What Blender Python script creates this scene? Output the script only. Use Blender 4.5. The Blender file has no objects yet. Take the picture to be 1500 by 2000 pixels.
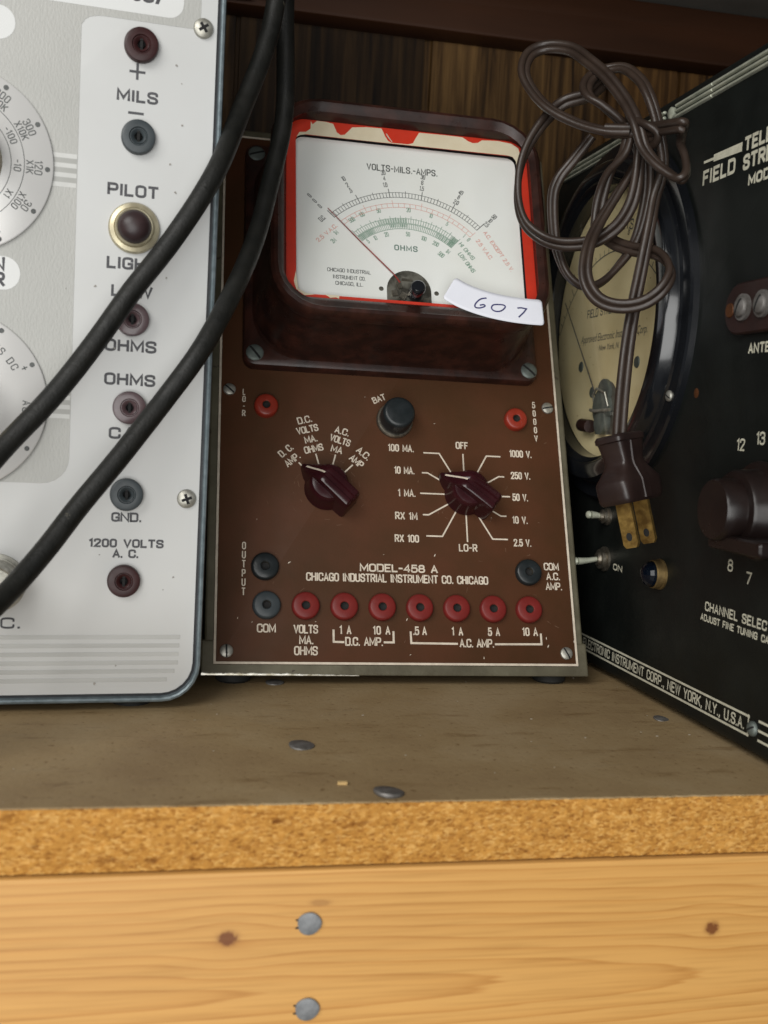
import bpy, bmesh, math, random
from mathutils import Vector, Matrix, noise
random.seed(7)
S = bpy.context.scene
COL = S.collection
PI = math.pi

# ------------------------------------------------------------------ camera, world, lights, exposure
cam = bpy.data.cameras.new('camera'); co = bpy.data.objects.new('camera', cam); COL.objects.link(co)
R = Vector((0.979315, -0.195867, 0.050777)); U = Vector((-0.035016, 0.083109, 0.995925)); F = Vector((0.199288, 0.977102, -0.074531))
co.matrix_world = Matrix(((R.x, U.x, -F.x, -0.020302), (R.y, U.y, -F.y, -0.423129), (R.z, U.z, -F.z, 0.104538), (0, 0, 0, 1)))
cam.sensor_fit = 'VERTICAL'; cam.sensor_height = 36; cam.sensor_width = 27; cam.lens = 36 * 2085.8 / 2000
cam.clip_start = 0.01; cam.clip_end = 50
cam.dof.use_dof = True; cam.dof.focus_distance = 0.43; cam.dof.aperture_fstop = 15
S.camera = co

w = bpy.data.worlds.new('World'); S.world = w; w.use_nodes = True
bg = w.node_tree.nodes['Background']; bg.inputs[0].default_value = (0.93, 0.95, 1.0, 1); bg.inputs[1].default_value = 0.07

def area(name, loc, target, sx, sy, power, col):
    l = bpy.data.lights.new(name, 'AREA'); l.shape = 'RECTANGLE'; l.size = sx; l.size_y = sy; l.energy = power; l.color = col
    o = bpy.data.objects.new(name, l); COL.objects.link(o); o.location = loc
    o.rotation_euler = (Vector(target) - Vector(loc)).to_track_quat('-Z', 'Y').to_euler()
    return o
area('front_fill_light', (-0.25, -1.3, 0.0), (0.05, 0.0, 0.12), 1.0, 1.0, 16, (0.985, 0.985, 0.965))  # added low frontal fill, brightens the lower white and brown panels
area('room_light', (-0.95, -1.25, 1.00), (0.05, 0.0, 0.05), 1.2, 0.8, 26, (1.0, 0.985, 0.95))

S.view_settings.view_transform = 'Standard'; S.view_settings.look = 'None'
S.view_settings.exposure = -0.12; S.view_settings.gamma = 1.0; S.view_settings.use_curve_mapping = False
S.render.engine = 'CYCLES'
S.cycles.max_bounces = 8; S.cycles.transparent_max_bounces = 12
S.cycles.caustics_reflective = False; S.cycles.caustics_refractive = False
S.cycles.use_denoising = True

# ------------------------------------------------------------------ materials
def nodes(name):
    m = bpy.data.materials.new(name); m.use_nodes = True
    nt = m.node_tree; b = nt.nodes['Principled BSDF']
    return m, nt, b
def N(nt, kind, **kw):
    n = nt.nodes.new(kind)
    for k, v in kw.items():
        if k.startswith('i_'): n.inputs[int(k[2:])].default_value = v
        else: setattr(n, k, v)
    return n
def ramp(nt, fac, stops):
    r = nt.nodes.new('ShaderNodeValToRGB'); e = r.color_ramp.elements
    e[0].position, e[0].color = stops[0][0], (*stops[0][1], 1)
    e[1].position, e[1].color = stops[-1][0], (*stops[-1][1], 1)
    for p, c in stops[1:-1]:
        x = e.new(p); x.color = (*c, 1)
    nt.links.new(fac, r.inputs[0]); return r.outputs[0]
def coords(nt, scale=(1, 1, 1)):
    t = nt.nodes.new('ShaderNodeTexCoord'); mp = nt.nodes.new('ShaderNodeMapping'); mp.inputs['Scale'].default_value = scale
    nt.links.new(t.outputs['Object'], mp.inputs[0]); return mp.outputs[0]
def noise_tex(nt, vec, scale, detail=4, rough=0.55, dist=0.0):
    n = nt.nodes.new('ShaderNodeTexNoise'); n.inputs['Scale'].default_value = scale; n.inputs['Detail'].default_value = detail
    n.inputs['Roughness'].default_value = rough; n.inputs['Distortion'].default_value = dist
    nt.links.new(vec, n.inputs['Vector']); return n.outputs[0]
def pm(name, c1, c2=None, rough=0.5, rough2=None, metal=0.0, scale=60, stretch=(1, 1, 1), bump=0.0, bscale=400, coat=0.0, spec=0.5,
       specks=None, lo=0.35, hi=0.65):
    """Principled material whose colour, roughness and relief wander with noise."""
    m, nt, b = nodes(name); c2 = c2 or tuple(x * 0.8 for x in c1)
    v = coords(nt, stretch)
    n = noise_tex(nt, v, scale)
    col = ramp(nt, n, [(lo, c2), (hi, c1)])
    if specks:
        sc, th, cs = specks
        n2 = noise_tex(nt, coords(nt), sc, 3, 0.6)
        f = ramp(nt, n2, [(th, (0, 0, 0)), (th + 0.03, (1, 1, 1))])
        mx = N(nt, 'ShaderNodeMix', data_type='RGBA'); nt.links.new(f, mx.inputs[0]); nt.links.new(col, mx.inputs[6])
        mx.inputs[7].default_value = (*cs, 1); col = mx.outputs[2]
    nt.links.new(col, b.inputs['Base Color'])
    rr = rough2 if rough2 is not None else rough * 1.25
    n3 = noise_tex(nt, v, scale * 1.7, 3)
    mr = N(nt, 'ShaderNodeMapRange'); mr.inputs[1].default_value = 0.3; mr.inputs[2].default_value = 0.7
    mr.inputs[3].default_value = rough; mr.inputs[4].default_value = min(1, rr)
    nt.links.new(n3, mr.inputs[0]); nt.links.new(mr.outputs[0], b.inputs['Roughness'])
    b.inputs['Metallic'].default_value = metal; b.inputs['Coat Weight'].default_value = coat
    b.inputs['Coat Roughness'].default_value = 0.08; b.inputs['Specular IOR Level'].default_value = spec
    if bump:
        bn = N(nt, 'ShaderNodeBump'); bn.inputs['Strength'].default_value = bump; bn.inputs['Distance'].default_value = 0.0004
        nt.links.new(noise_tex(nt, v, bscale, 3), bn.inputs['Height']); nt.links.new(bn.outputs[0], b.inputs['Normal'])
    return m
M = {}
M['panel_brown'] = pm('brown_enamel', (0.080, 0.0305, 0.0140), (0.060, 0.0265, 0.0110), 0.50, 0.64, spec=0.16, scale=35, bump=0.12, bscale=900)
M['scuff'] = pm('rubbed_enamel', (0.17, 0.095, 0.055), (0.13, 0.07, 0.04), 0.6)
M['paint_cream'] = pm('cream_paint', (0.66, 0.58, 0.47), (0.52, 0.45, 0.36), 0.6, scale=300)
M['case_olive'] = pm('olive_metal', (0.135, 0.122, 0.080), (0.085, 0.074, 0.046), 0.42, 0.62, metal=0.25, scale=70, bump=0.2, bscale=700,
                     specks=(260, 0.66, (0.06, 0.045, 0.03)))
M['worn_edge'] = pm('worn_steel', (0.62, 0.60, 0.54), (0.30, 0.27, 0.20), 0.3, metal=0.9, scale=240)
M['bakelite'] = pm('brown_bakelite', (0.044, 0.015, 0.010), (0.019, 0.008, 0.006), 0.26, 0.36, scale=130, spec=0.32, lo=0.4, hi=0.7)
M['knob'] = pm('maroon_bakelite', (0.032, 0.006, 0.008), (0.021, 0.0045, 0.006), 0.18, 0.28, scale=90, spec=0.4)
M['knob_dark'] = pm('dark_maroon_bakelite', (0.012, 0.007, 0.006), (0.008, 0.005, 0.0045), 0.26, 0.36, scale=90, spec=0.4)
M['jack_red'] = pm('red_plastic', (0.175, 0.019, 0.016), (0.130, 0.015, 0.013), 0.34, 0.48, scale=110, spec=0.25)
M['jack_orange'] = pm('orange_red_plastic', (0.24, 0.024, 0.012), (0.20, 0.022, 0.011), 0.30, 0.42, scale=160, spec=0.4)
M['jack_black'] = pm('black_plastic', (0.015, 0.019, 0.021), (0.010, 0.013, 0.014), 0.28, 0.42, scale=160, spec=0.4)
M['jack_gray'] = pm('faded_black_plastic', (0.042, 0.052, 0.057), (0.032, 0.040, 0.044), 0.36, 0.5, scale=160, spec=0.4)
M['jack_maroon'] = pm('maroon_plastic', (0.040, 0.014, 0.014), (0.028, 0.010, 0.010), 0.32, 0.45, scale=160, spec=0.25)
M['jack_maroon_glare'] = pm('maroon_plastic_with_glare', (0.095, 0.060, 0.064), (0.066, 0.040, 0.044), 0.28, 0.42, scale=120, coat=0.15)  # maroon plastic with surface glare mixed into a paler base colour
M['hole'] = pm('hole_dark', (0.006, 0.006, 0.006), (0.004, 0.004, 0.004), 0.7)
M['socket'] = pm('socket_metal', (0.30, 0.27, 0.22), (0.16, 0.14, 0.11), 0.35, metal=0.9, scale=400)
M['steel'] = pm('screw_steel', (0.46, 0.45, 0.40), (0.30, 0.29, 0.25), 0.36, 0.52, metal=0.7, scale=380, bump=0.1)
M['zinc'] = pm('zinc', (0.17, 0.195, 0.18), (0.11, 0.13, 0.12), 0.5, 0.62, metal=0.55, scale=260, bump=0.3, bscale=600)
M['chrome'] = pm('dull_chrome', (0.50, 0.51, 0.41), (0.34, 0.36, 0.29), 0.34, 0.5, metal=0.35, scale=150, stretch=(1, 1, 1))
M['brass'] = pm('old_brass', (0.50, 0.33, 0.10), (0.22, 0.13, 0.04), 0.38, 0.56, metal=0.9, scale=260)
M['brass_dull'] = pm('tarnished_brass', (0.22, 0.15, 0.06), (0.10, 0.065, 0.025), 0.45, 0.6, metal=0.7, scale=260)
M['dial_white'] = pm('dial_paper', (0.76, 0.765, 0.75), (0.73, 0.73, 0.70), 0.65, scale=26)
M['dial_cream'] = pm('aged_dial_paper', (0.80, 0.68, 0.40), (0.72, 0.59, 0.32), 0.65, scale=30, specks=(330, 0.70, (0.38, 0.26, 0.10)))
M['ink'] = pm('black_ink', (0.045, 0.045, 0.05), (0.07, 0.07, 0.075), 0.6, scale=500)
M['ink_gray'] = pm('fine_gray_ink', (0.055, 0.06, 0.06), (0.10, 0.105, 0.10), 0.6, scale=700)
M['ink_green'] = pm('green_ink', (0.15, 0.26, 0.19), (0.21, 0.31, 0.245), 0.6, scale=700)
M['ink_dgreen'] = pm('dark_green_ink', (0.10, 0.17, 0.14), (0.14, 0.21, 0.18), 0.6, scale=700)
M['ink_red'] = pm('red_ink', (0.60, 0.24, 0.20), (0.66, 0.33, 0.28), 0.6, scale=700)
M['ink_blue'] = pm('blue_black_ink', (0.035, 0.034, 0.10), (0.05, 0.05, 0.16), 0.5, scale=500)
M['needle'] = pm('needle_red', (0.32, 0.03, 0.02), (0.22, 0.02, 0.015), 0.4)
M['red_paint'] = pm('red_border_paint', (0.60, 0.032, 0.010), (0.50, 0.026, 0.010), 0.45, scale=80)
M['cream_under'] = pm('cream_underlayer', (0.72, 0.63, 0.47), (0.66, 0.56, 0.40), 0.6, scale=90)
M['mech'] = pm('meter_mechanism', (0.20, 0.19, 0.16), (0.05, 0.045, 0.035), 0.4, metal=0.5, scale=180, lo=0.4, hi=0.6)
M['label'] = pm('paper_label', (0.68, 0.69, 0.75), (0.65, 0.66, 0.72), 0.55, scale=60, bump=0.06)
M['white_panel'] = pm('white_enamel', (0.605, 0.610, 0.600), (0.575, 0.578, 0.566), 0.36, 0.5, scale=18, bump=0.03, bscale=500, specks=(420, 0.755, (0.36, 0.34, 0.31)))
M['gray_stripe'] = pm('gray_print', (0.42, 0.42, 0.40), (0.36, 0.36, 0.34), 0.5, scale=60, stretch=(0.25, 1, 3))
M['light_stripe'] = pm('light_print', (0.53, 0.53, 0.51), (0.48, 0.48, 0.46), 0.5, scale=90)
M['mid_stripe'] = pm('mid_print', (0.355, 0.355, 0.335), (0.32, 0.32, 0.30), 0.5, scale=60)
M['bezel_gray'] = pm('blue_gray_hammertone', (0.20, 0.245, 0.265), (0.13, 0.165, 0.18), 0.38, 0.5, metal=0.3, scale=320, bump=0.3, bscale=700)
M['gap_dark'] = pm('gasket_dark', (0.012, 0.014, 0.018), None, 0.5)
M['rubber'] = pm('black_rubber', (0.0060, 0.0062, 0.0052), (0.0105, 0.0102, 0.0085), 0.42, 0.62, spec=0.32, scale=120, bump=0.35, bscale=1100,
                 specks=(210, 0.73, (0.11, 0.10, 0.075)))
M['rubber_foot'] = pm('foot_rubber', (0.012, 0.012, 0.011), None, 0.7)
M['cord'] = pm('brown_vinyl', (0.034, 0.022, 0.016), (0.024, 0.0155, 0.0115), 0.32, 0.46, scale=90, bump=0.15, bscale=900, spec=0.4)
M['plug'] = pm('brown_plug_vinyl', (0.022, 0.012, 0.010), (0.015, 0.008, 0.007), 0.32, 0.46, scale=100, bump=0.12)
M['black_case'] = pm('black_wrinkle', (0.008, 0.0095, 0.0085), (0.005, 0.006, 0.0055), 0.34, 0.5, spec=0.25, scale=45, bump=0.12, bscale=1400)
M['black_gloss'] = pm('gloss_black', (0.008, 0.009, 0.011), None, 0.14, 0.22, scale=60, coat=0.4)
M['plate_ivory'] = pm('ivory_print', (0.60, 0.58, 0.46), (0.48, 0.46, 0.36), 0.55, scale=260)
M['terminal'] = pm('terminal_phenolic', (0.022, 0.007, 0.005), (0.015, 0.005, 0.004), 0.42, scale=100)
M['copper'] = pm('copper_rivet', (0.16, 0.06, 0.022), (0.10, 0.04, 0.016), 0.45, metal=0.6, scale=200)
M['jewel'] = pm('dark_blue_jewel', (0.0015, 0.0035, 0.008), None, 0.14, 0.2, spec=0.35)
M['lens_brown'] = pm('dark_amber_lens', (0.035, 0.019, 0.019), (0.022, 0.013, 0.014), 0.36, 0.5, scale=120, spec=0.4)
M['ivory_ring'] = pm('old_nickel', (0.56, 0.51, 0.36), (0.42, 0.37, 0.25), 0.3, 0.45, metal=0.6, scale=200)
M['trim_wood'] = pm('dark_varnish', (0.055, 0.020, 0.008), (0.026, 0.010, 0.004), 0.5, 0.65, spec=0.2, scale=26, stretch=(0.12, 1, 1), bump=0.08, bscale=200)
M['shelf_gray'] = pm('gray_shelf_board', (0.16, 0.15, 0.13), None, 0.7, scale=40)
def mat_shelf():
    m, nt, b = nodes('worn_brown_shelf_paint')
    n1 = noise_tex(nt, coords(nt), 14, 5, 0.6); n2 = noise_tex(nt, coords(nt, (0.25, 1, 1)), 110, 5, 0.65); n3 = noise_tex(nt, coords(nt), 420, 3, 0.6)
    base = ramp(nt, n1, [(0.34, (0.25, 0.166, 0.080)), (0.5, (0.305, 0.213, 0.106)), (0.66, (0.35, 0.257, 0.142))])
    col = base
    for tex, st in ((n2, [(0.30, (0.70, 0.64, 0.56)), (0.42, (1, 1, 1)), (0.62, (1, 1, 1)), (0.72, (1.14, 1.16, 1.2))]), (n3, [(0.28, (0.62, 0.54, 0.46)), (0.40, (1, 1, 1)), (0.66, (1, 1, 1)), (0.76, (1.18, 1.2, 1.24))])):
        mx = N(nt, 'ShaderNodeMix', data_type='RGBA', blend_type='MULTIPLY'); mx.inputs[0].default_value = 1.0
        nt.links.new(col, mx.inputs[6]); nt.links.new(ramp(nt, tex, st), mx.inputs[7]); col = mx.outputs[2]
    nt.links.new(col, b.inputs['Base Color'])
    mr = N(nt, 'ShaderNodeMapRange'); mr.inputs[3].default_value = 0.5; mr.inputs[4].default_value = 0.85; nt.links.new(n2, mr.inputs[0]); nt.links.new(mr.outputs[0], b.inputs['Roughness'])
    bn = N(nt, 'ShaderNodeBump'); bn.inputs['Strength'].default_value = 0.4; bn.inputs['Distance'].default_value = 0.0005
    nt.links.new(n3, bn.inputs['Height']); nt.links.new(bn.outputs[0], b.inputs['Normal'])
    b.inputs['Specular IOR Level'].default_value = 0.35
    return m
M['shelf_paint'] = mat_shelf()
M['scratch'] = pm('scratched_paint', (0.36, 0.28, 0.17), (0.25, 0.18, 0.10), 0.75, scale=120)
M['tip_red'] = pm('red_lead_plastic', (0.42, 0.015, 0.012), None, 0.35)
M['grime'] = pm('grime_spots', (0.30, 0.28, 0.25), (0.20, 0.19, 0.17), 0.7)
M['dust'] = pm('pale_dust', (0.36, 0.31, 0.24), None, 0.9)
M['chip'] = pm('chip_wood', (0.62, 0.42, 0.18), None, 0.8)
M['nail'] = pm('nail_zinc', (0.25, 0.255, 0.26), (0.17, 0.175, 0.18), 0.5, 0.65, metal=0.45, scale=300, bump=0.5, bscale=500)
M['nail_dark'] = pm('nail_dull', (0.20, 0.19, 0.18), (0.12, 0.11, 0.10), 0.5, 0.65, metal=0.5, scale=300, bump=0.4, bscale=500)

def math_n(nt, op, a, b=None):
    n = nt.nodes.new('ShaderNodeMath'); n.operation = op
    for i, x in enumerate((a, b)):
        if x is None: continue
        if isinstance(x, (int, float)): n.inputs[i].default_value = x
        else: nt.links.new(x, n.inputs[i])
    return n.outputs[0]
def mat_textured_gray():
    m, nt, b = nodes('textured_gray_enamel')
    v = coords(nt)
    n = noise_tex(nt, v, 18); col = ramp(nt, n, [(0.35, (0.355, 0.355, 0.333)), (0.65, (0.39, 0.388, 0.365))])
    fb = noise_tex(nt, coords(nt, (1, 1, .45)), 1300, 2)
    bn = N(nt, 'ShaderNodeBump'); bn.inputs['Strength'].default_value = 0.45; bn.inputs['Distance'].default_value = 0.0003
    nt.links.new(fb, bn.inputs['Height']); nt.links.new(bn.outputs[0], b.inputs['Normal'])
    nt.links.new(col, b.inputs['Base Color']); b.inputs['Roughness'].default_value = 0.5
    return m
M['gray_texture'] = mat_textured_gray()

def mat_brushed():
    m, nt, b = nodes('spun_aluminium')
    b.inputs['Base Color'].default_value = (0.72, 0.71, 0.69, 1); b.inputs['Metallic'].default_value = 0.35
    b.inputs['Roughness'].default_value = 0.36; b.inputs['Anisotropic'].default_value = 0.75
    t = N(nt, 'ShaderNodeTangent', direction_type='RADIAL', axis='Z'); nt.links.new(t.outputs[0], b.inputs['Tangent'])
    return m
M['spun'] = mat_brushed()

def mat_glass():
    m, nt, b = nodes('thin_glass')
    nt.nodes.remove(b); out = nt.nodes['Material Output']
    tr = N(nt, 'ShaderNodeBsdfTransparent'); tr.inputs[0].default_value = (0.97, 0.975, 0.965, 1)
    gl = N(nt, 'ShaderNodeBsdfGlossy'); gl.inputs['Roughness'].default_value = 0.09
    ge = N(nt, 'ShaderNodeNewGeometry'); dt = N(nt, 'ShaderNodeVectorMath', operation='DOT_PRODUCT')
    nt.links.new(ge.outputs['Incoming'], dt.inputs[0]); nt.links.new(ge.outputs['Normal'], dt.inputs[1])
    q = math_n(nt, 'SUBTRACT', 1.0, math_n(nt, 'ABSOLUTE', dt.outputs['Value']))       # thin pane: the same from either side
    fr = math_n(nt, 'ADD', 0.05, math_n(nt, 'MULTIPLY', math_n(nt, 'POWER', q, 5.0), 0.9))
    mx = N(nt, 'ShaderNodeMixShader'); nt.links.new(fr, mx.inputs[0]); nt.links.new(tr.outputs[0], mx.inputs[1]); nt.links.new(gl.outputs[0], mx.inputs[2])
    nt.links.new(mx.outputs[0], out.inputs[0]); return m
M['glass'] = mat_glass()

def bell(nt, X, Z, x0, z0, sx, sz):
    dx = math_n(nt, 'MULTIPLY', math_n(nt, 'SUBTRACT', X, x0), 1 / sx); dz = math_n(nt, 'MULTIPLY', math_n(nt, 'SUBTRACT', Z, z0), 1 / sz)
    q = math_n(nt, 'ADD', math_n(nt, 'MULTIPLY', dx, dx), math_n(nt, 'MULTIPLY', dz, dz))
    return math_n(nt, 'EXPONENT', math_n(nt, 'MULTIPLY', q, -1.0))
def mat_pine():
    m, nt, b = nodes('yellow_pine')
    t = N(nt, 'ShaderNodeTexCoord'); sp = N(nt, 'ShaderNodeSeparateXYZ'); nt.links.new(t.outputs['Object'], sp.inputs[0])
    X, Z = sp.outputs[0], sp.outputs[2]
    vd = coords(nt, (0.10, 1, 1)); dn = noise_tex(nt, vd, 55, 3); 
    z2 = math_n(nt, 'ADD', Z, math_n(nt, 'MULTIPLY', math_n(nt, 'SUBTRACT', dn, 0.5), 0.0040))
    for (x0, z0, amp) in ((0.0005, -0.0378, 0.0042), (0.1473, -0.0412, 0.0036)):
        # the rings swing round each knot
        s = math_n(nt, 'MULTIPLY', math_n(nt, 'SUBTRACT', Z, z0), -0.72)
        z2 = math_n(nt, 'ADD', z2, math_n(nt, 'MULTIPLY', bell(nt, X, Z, x0, z0, 0.013, 0.0075), s))
    ax = math_n(nt, 'MULTIPLY', math_n(nt, 'ADD', X, 0.10), 0.044)
    az = math_n(nt, 'ADD', z2, 0.0545)
    r = math_n(nt, 'SQRT', math_n(nt, 'ADD', math_n(nt, 'MULTIPLY', ax, ax), math_n(nt, 'MULTIPLY', az, az)))
    vw = coords(nt, (0.035, 1, 1)); wob = noise_tex(nt, vw, 240, 3)
    r = math_n(nt, 'ADD', r, math_n(nt, 'MULTIPLY', wob, 0.0024))
    ph = math_n(nt, 'FRACT', math_n(nt, 'MULTIPLY', r, 1 / 0.0030))
    ring = ramp(nt, ph, [(0.0, (0.585, 0.318, 0.096)), (0.50, (0.575, 0.308, 0.091)), (0.80, (0.540, 0.279, 0.079)), (0.93, (0.470, 0.226, 0.058)), (0.965, (0.525, 0.267, 0.075)), (1.0, (0.585, 0.318, 0.096))])
    fib = noise_tex(nt, coords(nt, (0.03, 1, 1)), 900, 3); fr = ramp(nt, fib, [(0.3, (0.88, 0.86, 0.82)), (0.5, (1, 1, 1)), (0.7, (1.05, 1.05, 1.04))])
    mx = N(nt, 'ShaderNodeMix', data_type='RGBA', blend_type='MULTIPLY'); mx.inputs[0].default_value = 1.0
    nt.links.new(ring, mx.inputs[6]); nt.links.new(fr, mx.inputs[7]); col = mx.outputs[2]
    big = noise_tex(nt, coords(nt, (0.2, 1, 1)), 16, 2); bc = ramp(nt, big, [(0.3, (0.90, 0.88, 0.84)), (0.7, (1.05, 1.05, 1.05))])
    mx2 = N(nt, 'ShaderNodeMix', data_type='RGBA', blend_type='MULTIPLY'); mx2.inputs[0].default_value = 1.0
    nt.links.new(col, mx2.inputs[6]); nt.links.new(bc, mx2.inputs[7]); col = mx2.outputs[2]
    kn = noise_tex(nt, coords(nt), 700, 3)
    for (x0, z0, rx, rz) in ((0.0005, -0.0378, 0.0030, 0.0022), (0.1473, -0.0412, 0.0024, 0.0022), (0.026, -0.0285, 0.0022, 0.0007)):
        f = math_n(nt, 'MULTIPLY', bell(nt, X, Z, x0, z0, rx, rz), math_n(nt, 'ADD', math_n(nt, 'MULTIPLY', kn, 1.5), 0.35))
        f = math_n(nt, 'MINIMUM', math_n(nt, 'POWER', math_n(nt, 'MULTIPLY', f, 1.45 if rz > 0.001 else 1.0), 2.2 if rz > 0.001 else 1.0), 0.90 if rz > 0.001 else 0.35)
        k = N(nt, 'ShaderNodeMix', data_type='RGBA'); nt.links.new(f, k.inputs[0]); nt.links.new(col, k.inputs[6]); k.inputs[7].default_value = (0.13, 0.036, 0.010, 1); col = k.outputs[2]
    nt.links.new(col, b.inputs['Base Color']); b.inputs['Roughness'].default_value = 0.5; b.inputs['Specular IOR Level'].default_value = 0.3
    bn = N(nt, 'ShaderNodeBump'); bn.inputs['Strength'].default_value = 0.15; bn.inputs['Distance'].default_value = 0.0003
    nt.links.new(fib, bn.inputs['Height']); nt.links.new(bn.outputs[0], b.inputs['Normal'])
    return m
M['pine'] = mat_pine()

def mat_chipboard():
    m, nt, b = nodes('chipboard')
    v = coords(nt, (0.55, 1, 1.0)); 
    d = N(nt, 'ShaderNodeTexNoise'); d.inputs['Scale'].default_value = 500; nt.links.new(v, d.inputs['Vector'])
    mixv = N(nt, 'ShaderNodeMix', data_type='VECTOR'); mixv.inputs[0].default_value = 0.0011; nt.links.new(v, mixv.inputs[4]); nt.links.new(d.outputs[1], mixv.inputs[5])
    vo = N(nt, 'ShaderNodeTexVoronoi'); vo.inputs['Scale'].default_value = 1500; nt.links.new(mixv.outputs[1], vo.inputs['Vector'])
    sp = N(nt, 'ShaderNodeSeparateColor'); nt.links.new(vo.outputs['Color'], sp.inputs[0])
    chips = ramp(nt, sp.outputs[0], [(0.0, (0.29, 0.125, 0.022)), (0.2, (0.41, 0.190, 0.037)), (0.65, (0.465, 0.228, 0.049)), (1.0, (0.56, 0.31, 0.090))])
    n = noise_tex(nt, v, 620, 4, 0.7); hol = ramp(nt, n, [(0.28, (0.40, 0.30, 0.22)), (0.40, (0.86, 0.80, 0.74)), (0.50, (1, 1, 1)), (0.75, (1.1, 1.09, 1.06))])
    mx = N(nt, 'ShaderNodeMix', data_type='RGBA', blend_type='MULTIPLY'); mx.inputs[0].default_value = 1.0
    nt.links.new(chips, mx.inputs[6]); nt.links.new(hol, mx.inputs[7])
    fl = noise_tex(nt, coords(nt, (0.5, 1, 1)), 230, 3, 0.6); fr = ramp(nt, fl, [(0.27, (0.50, 0.40, 0.30)), (0.36, (0.93, 0.90, 0.86)), (0.5, (1, 1, 1)), (0.68, (1.10, 1.11, 1.15))])
    mx2 = N(nt, 'ShaderNodeMix', data_type='RGBA', blend_type='MULTIPLY'); mx2.inputs[0].default_value = 1.0
    nt.links.new(mx.outputs[2], mx2.inputs[6]); nt.links.new(fr, mx2.inputs[7]); nt.links.new(mx2.outputs[2], b.inputs['Base Color'])
    b.inputs['Roughness'].default_value = 0.85; b.inputs['Specular IOR Level'].default_value = 0.2
    bn = N(nt, 'ShaderNodeBump'); bn.inputs['Strength'].default_value = 1.0; bn.inputs['Distance'].default_value = 0.0007
    nt.links.new(n, bn.inputs['Height']); nt.links.new(bn.outputs[0], b.inputs['Normal'])
    return m
M['chipboard'] = mat_chipboard()

def mat_wall():
    m, nt, b = nodes('wood_grain_panelling')
    v = coords(nt, (1, 1, 0.045)); n = noise_tex(nt, v, 230, 5, 0.62, 0.3)
    n2 = noise_tex(nt, coords(nt, (1, 1, 0.08)), 34, 3)
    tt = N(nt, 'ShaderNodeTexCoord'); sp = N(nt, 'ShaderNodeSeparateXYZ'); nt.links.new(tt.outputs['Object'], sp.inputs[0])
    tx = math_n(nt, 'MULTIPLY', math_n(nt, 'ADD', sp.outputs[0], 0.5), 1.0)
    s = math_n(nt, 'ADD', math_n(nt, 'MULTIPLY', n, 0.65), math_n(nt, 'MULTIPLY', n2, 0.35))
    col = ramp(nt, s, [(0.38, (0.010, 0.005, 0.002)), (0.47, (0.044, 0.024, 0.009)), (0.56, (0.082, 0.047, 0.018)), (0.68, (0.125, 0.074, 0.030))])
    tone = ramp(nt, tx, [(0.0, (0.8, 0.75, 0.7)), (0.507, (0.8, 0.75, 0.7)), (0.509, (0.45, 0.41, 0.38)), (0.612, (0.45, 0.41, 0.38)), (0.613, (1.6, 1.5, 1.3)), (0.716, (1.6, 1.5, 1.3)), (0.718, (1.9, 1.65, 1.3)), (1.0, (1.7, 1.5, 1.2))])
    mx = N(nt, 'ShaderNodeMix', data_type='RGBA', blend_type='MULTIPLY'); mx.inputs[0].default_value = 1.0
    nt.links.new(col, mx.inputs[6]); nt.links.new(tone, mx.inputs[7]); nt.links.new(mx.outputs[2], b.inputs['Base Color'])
    b.inputs['Roughness'].default_value = 0.65; b.inputs['Specular IOR Level'].default_value = 0.18
    bn = N(nt, 'ShaderNodeBump'); bn.inputs['Strength'].default_value = 0.3; bn.inputs['Distance'].default_value = 0.0004
    nt.links.new(n, bn.inputs['Height']); nt.links.new(bn.outputs[0], b.inputs['Normal'])
    return m
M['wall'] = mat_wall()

# ------------------------------------------------------------------ mesh helpers: everything in mm; local x = u, y = -n, z = v
class MB:
    def __init__(s): s.v = []; s.f = []; s.mi = []; s.m = 0; s.xf = None
    def add(s, verts, faces):
        k = len(s.v)
        s.v += [s.xf(p) if s.xf else p for p in verts]
        s.f += [tuple(i + k for i in f) for f in faces]; s.mi += [s.m] * len(faces)
    def build(s, name, mats, parent=None, smooth=35, label=None, loc=None, rot=None, matrix=None):
        me = bpy.data.meshes.new(name); me.from_pydata([(p[0] / 1000, p[1] / 1000, p[2] / 1000) for p in s.v], [], s.f)
        for m in (mats if isinstance(mats, (list, tuple)) else [mats]): me.materials.append(m)
        me.polygons.foreach_set('material_index', s.mi)
        if smooth:
            me.polygons.foreach_set('use_smooth', [len(f) <= 4 for f in s.f]); me.set_sharp_from_angle(angle=math.radians(smooth))
        me.validate(); me.update()
        o = bpy.data.objects.new(name, me); COL.objects.link(o)
        if parent: o.parent = parent
        if loc: o.location = loc
        if rot: o.rotation_euler = rot
        if label: o['label'] = label
        return o
def loft(mb, rings, cap0=True, cap1=True, flip=False):
    n = len(rings[0]); verts = [p for r in rings for p in r]; faces = []
    for i in range(len(rings) - 1):
        for j in range(n):
            a, b, c, d = i * n + j, i * n + (j + 1) % n, (i + 1) * n + (j + 1) % n, (i + 1) * n + j
            faces.append((a, d, c, b) if flip else (a, b, c, d))
    if cap0: faces.append(tuple(range(n)) if flip else tuple(reversed(range(n))))
    if cap1:
        L = (len(rings) - 1) * n; t = tuple(range(L, L + n)); faces.append(tuple(reversed(t)) if flip else t)
    mb.add(verts, faces)
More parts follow.
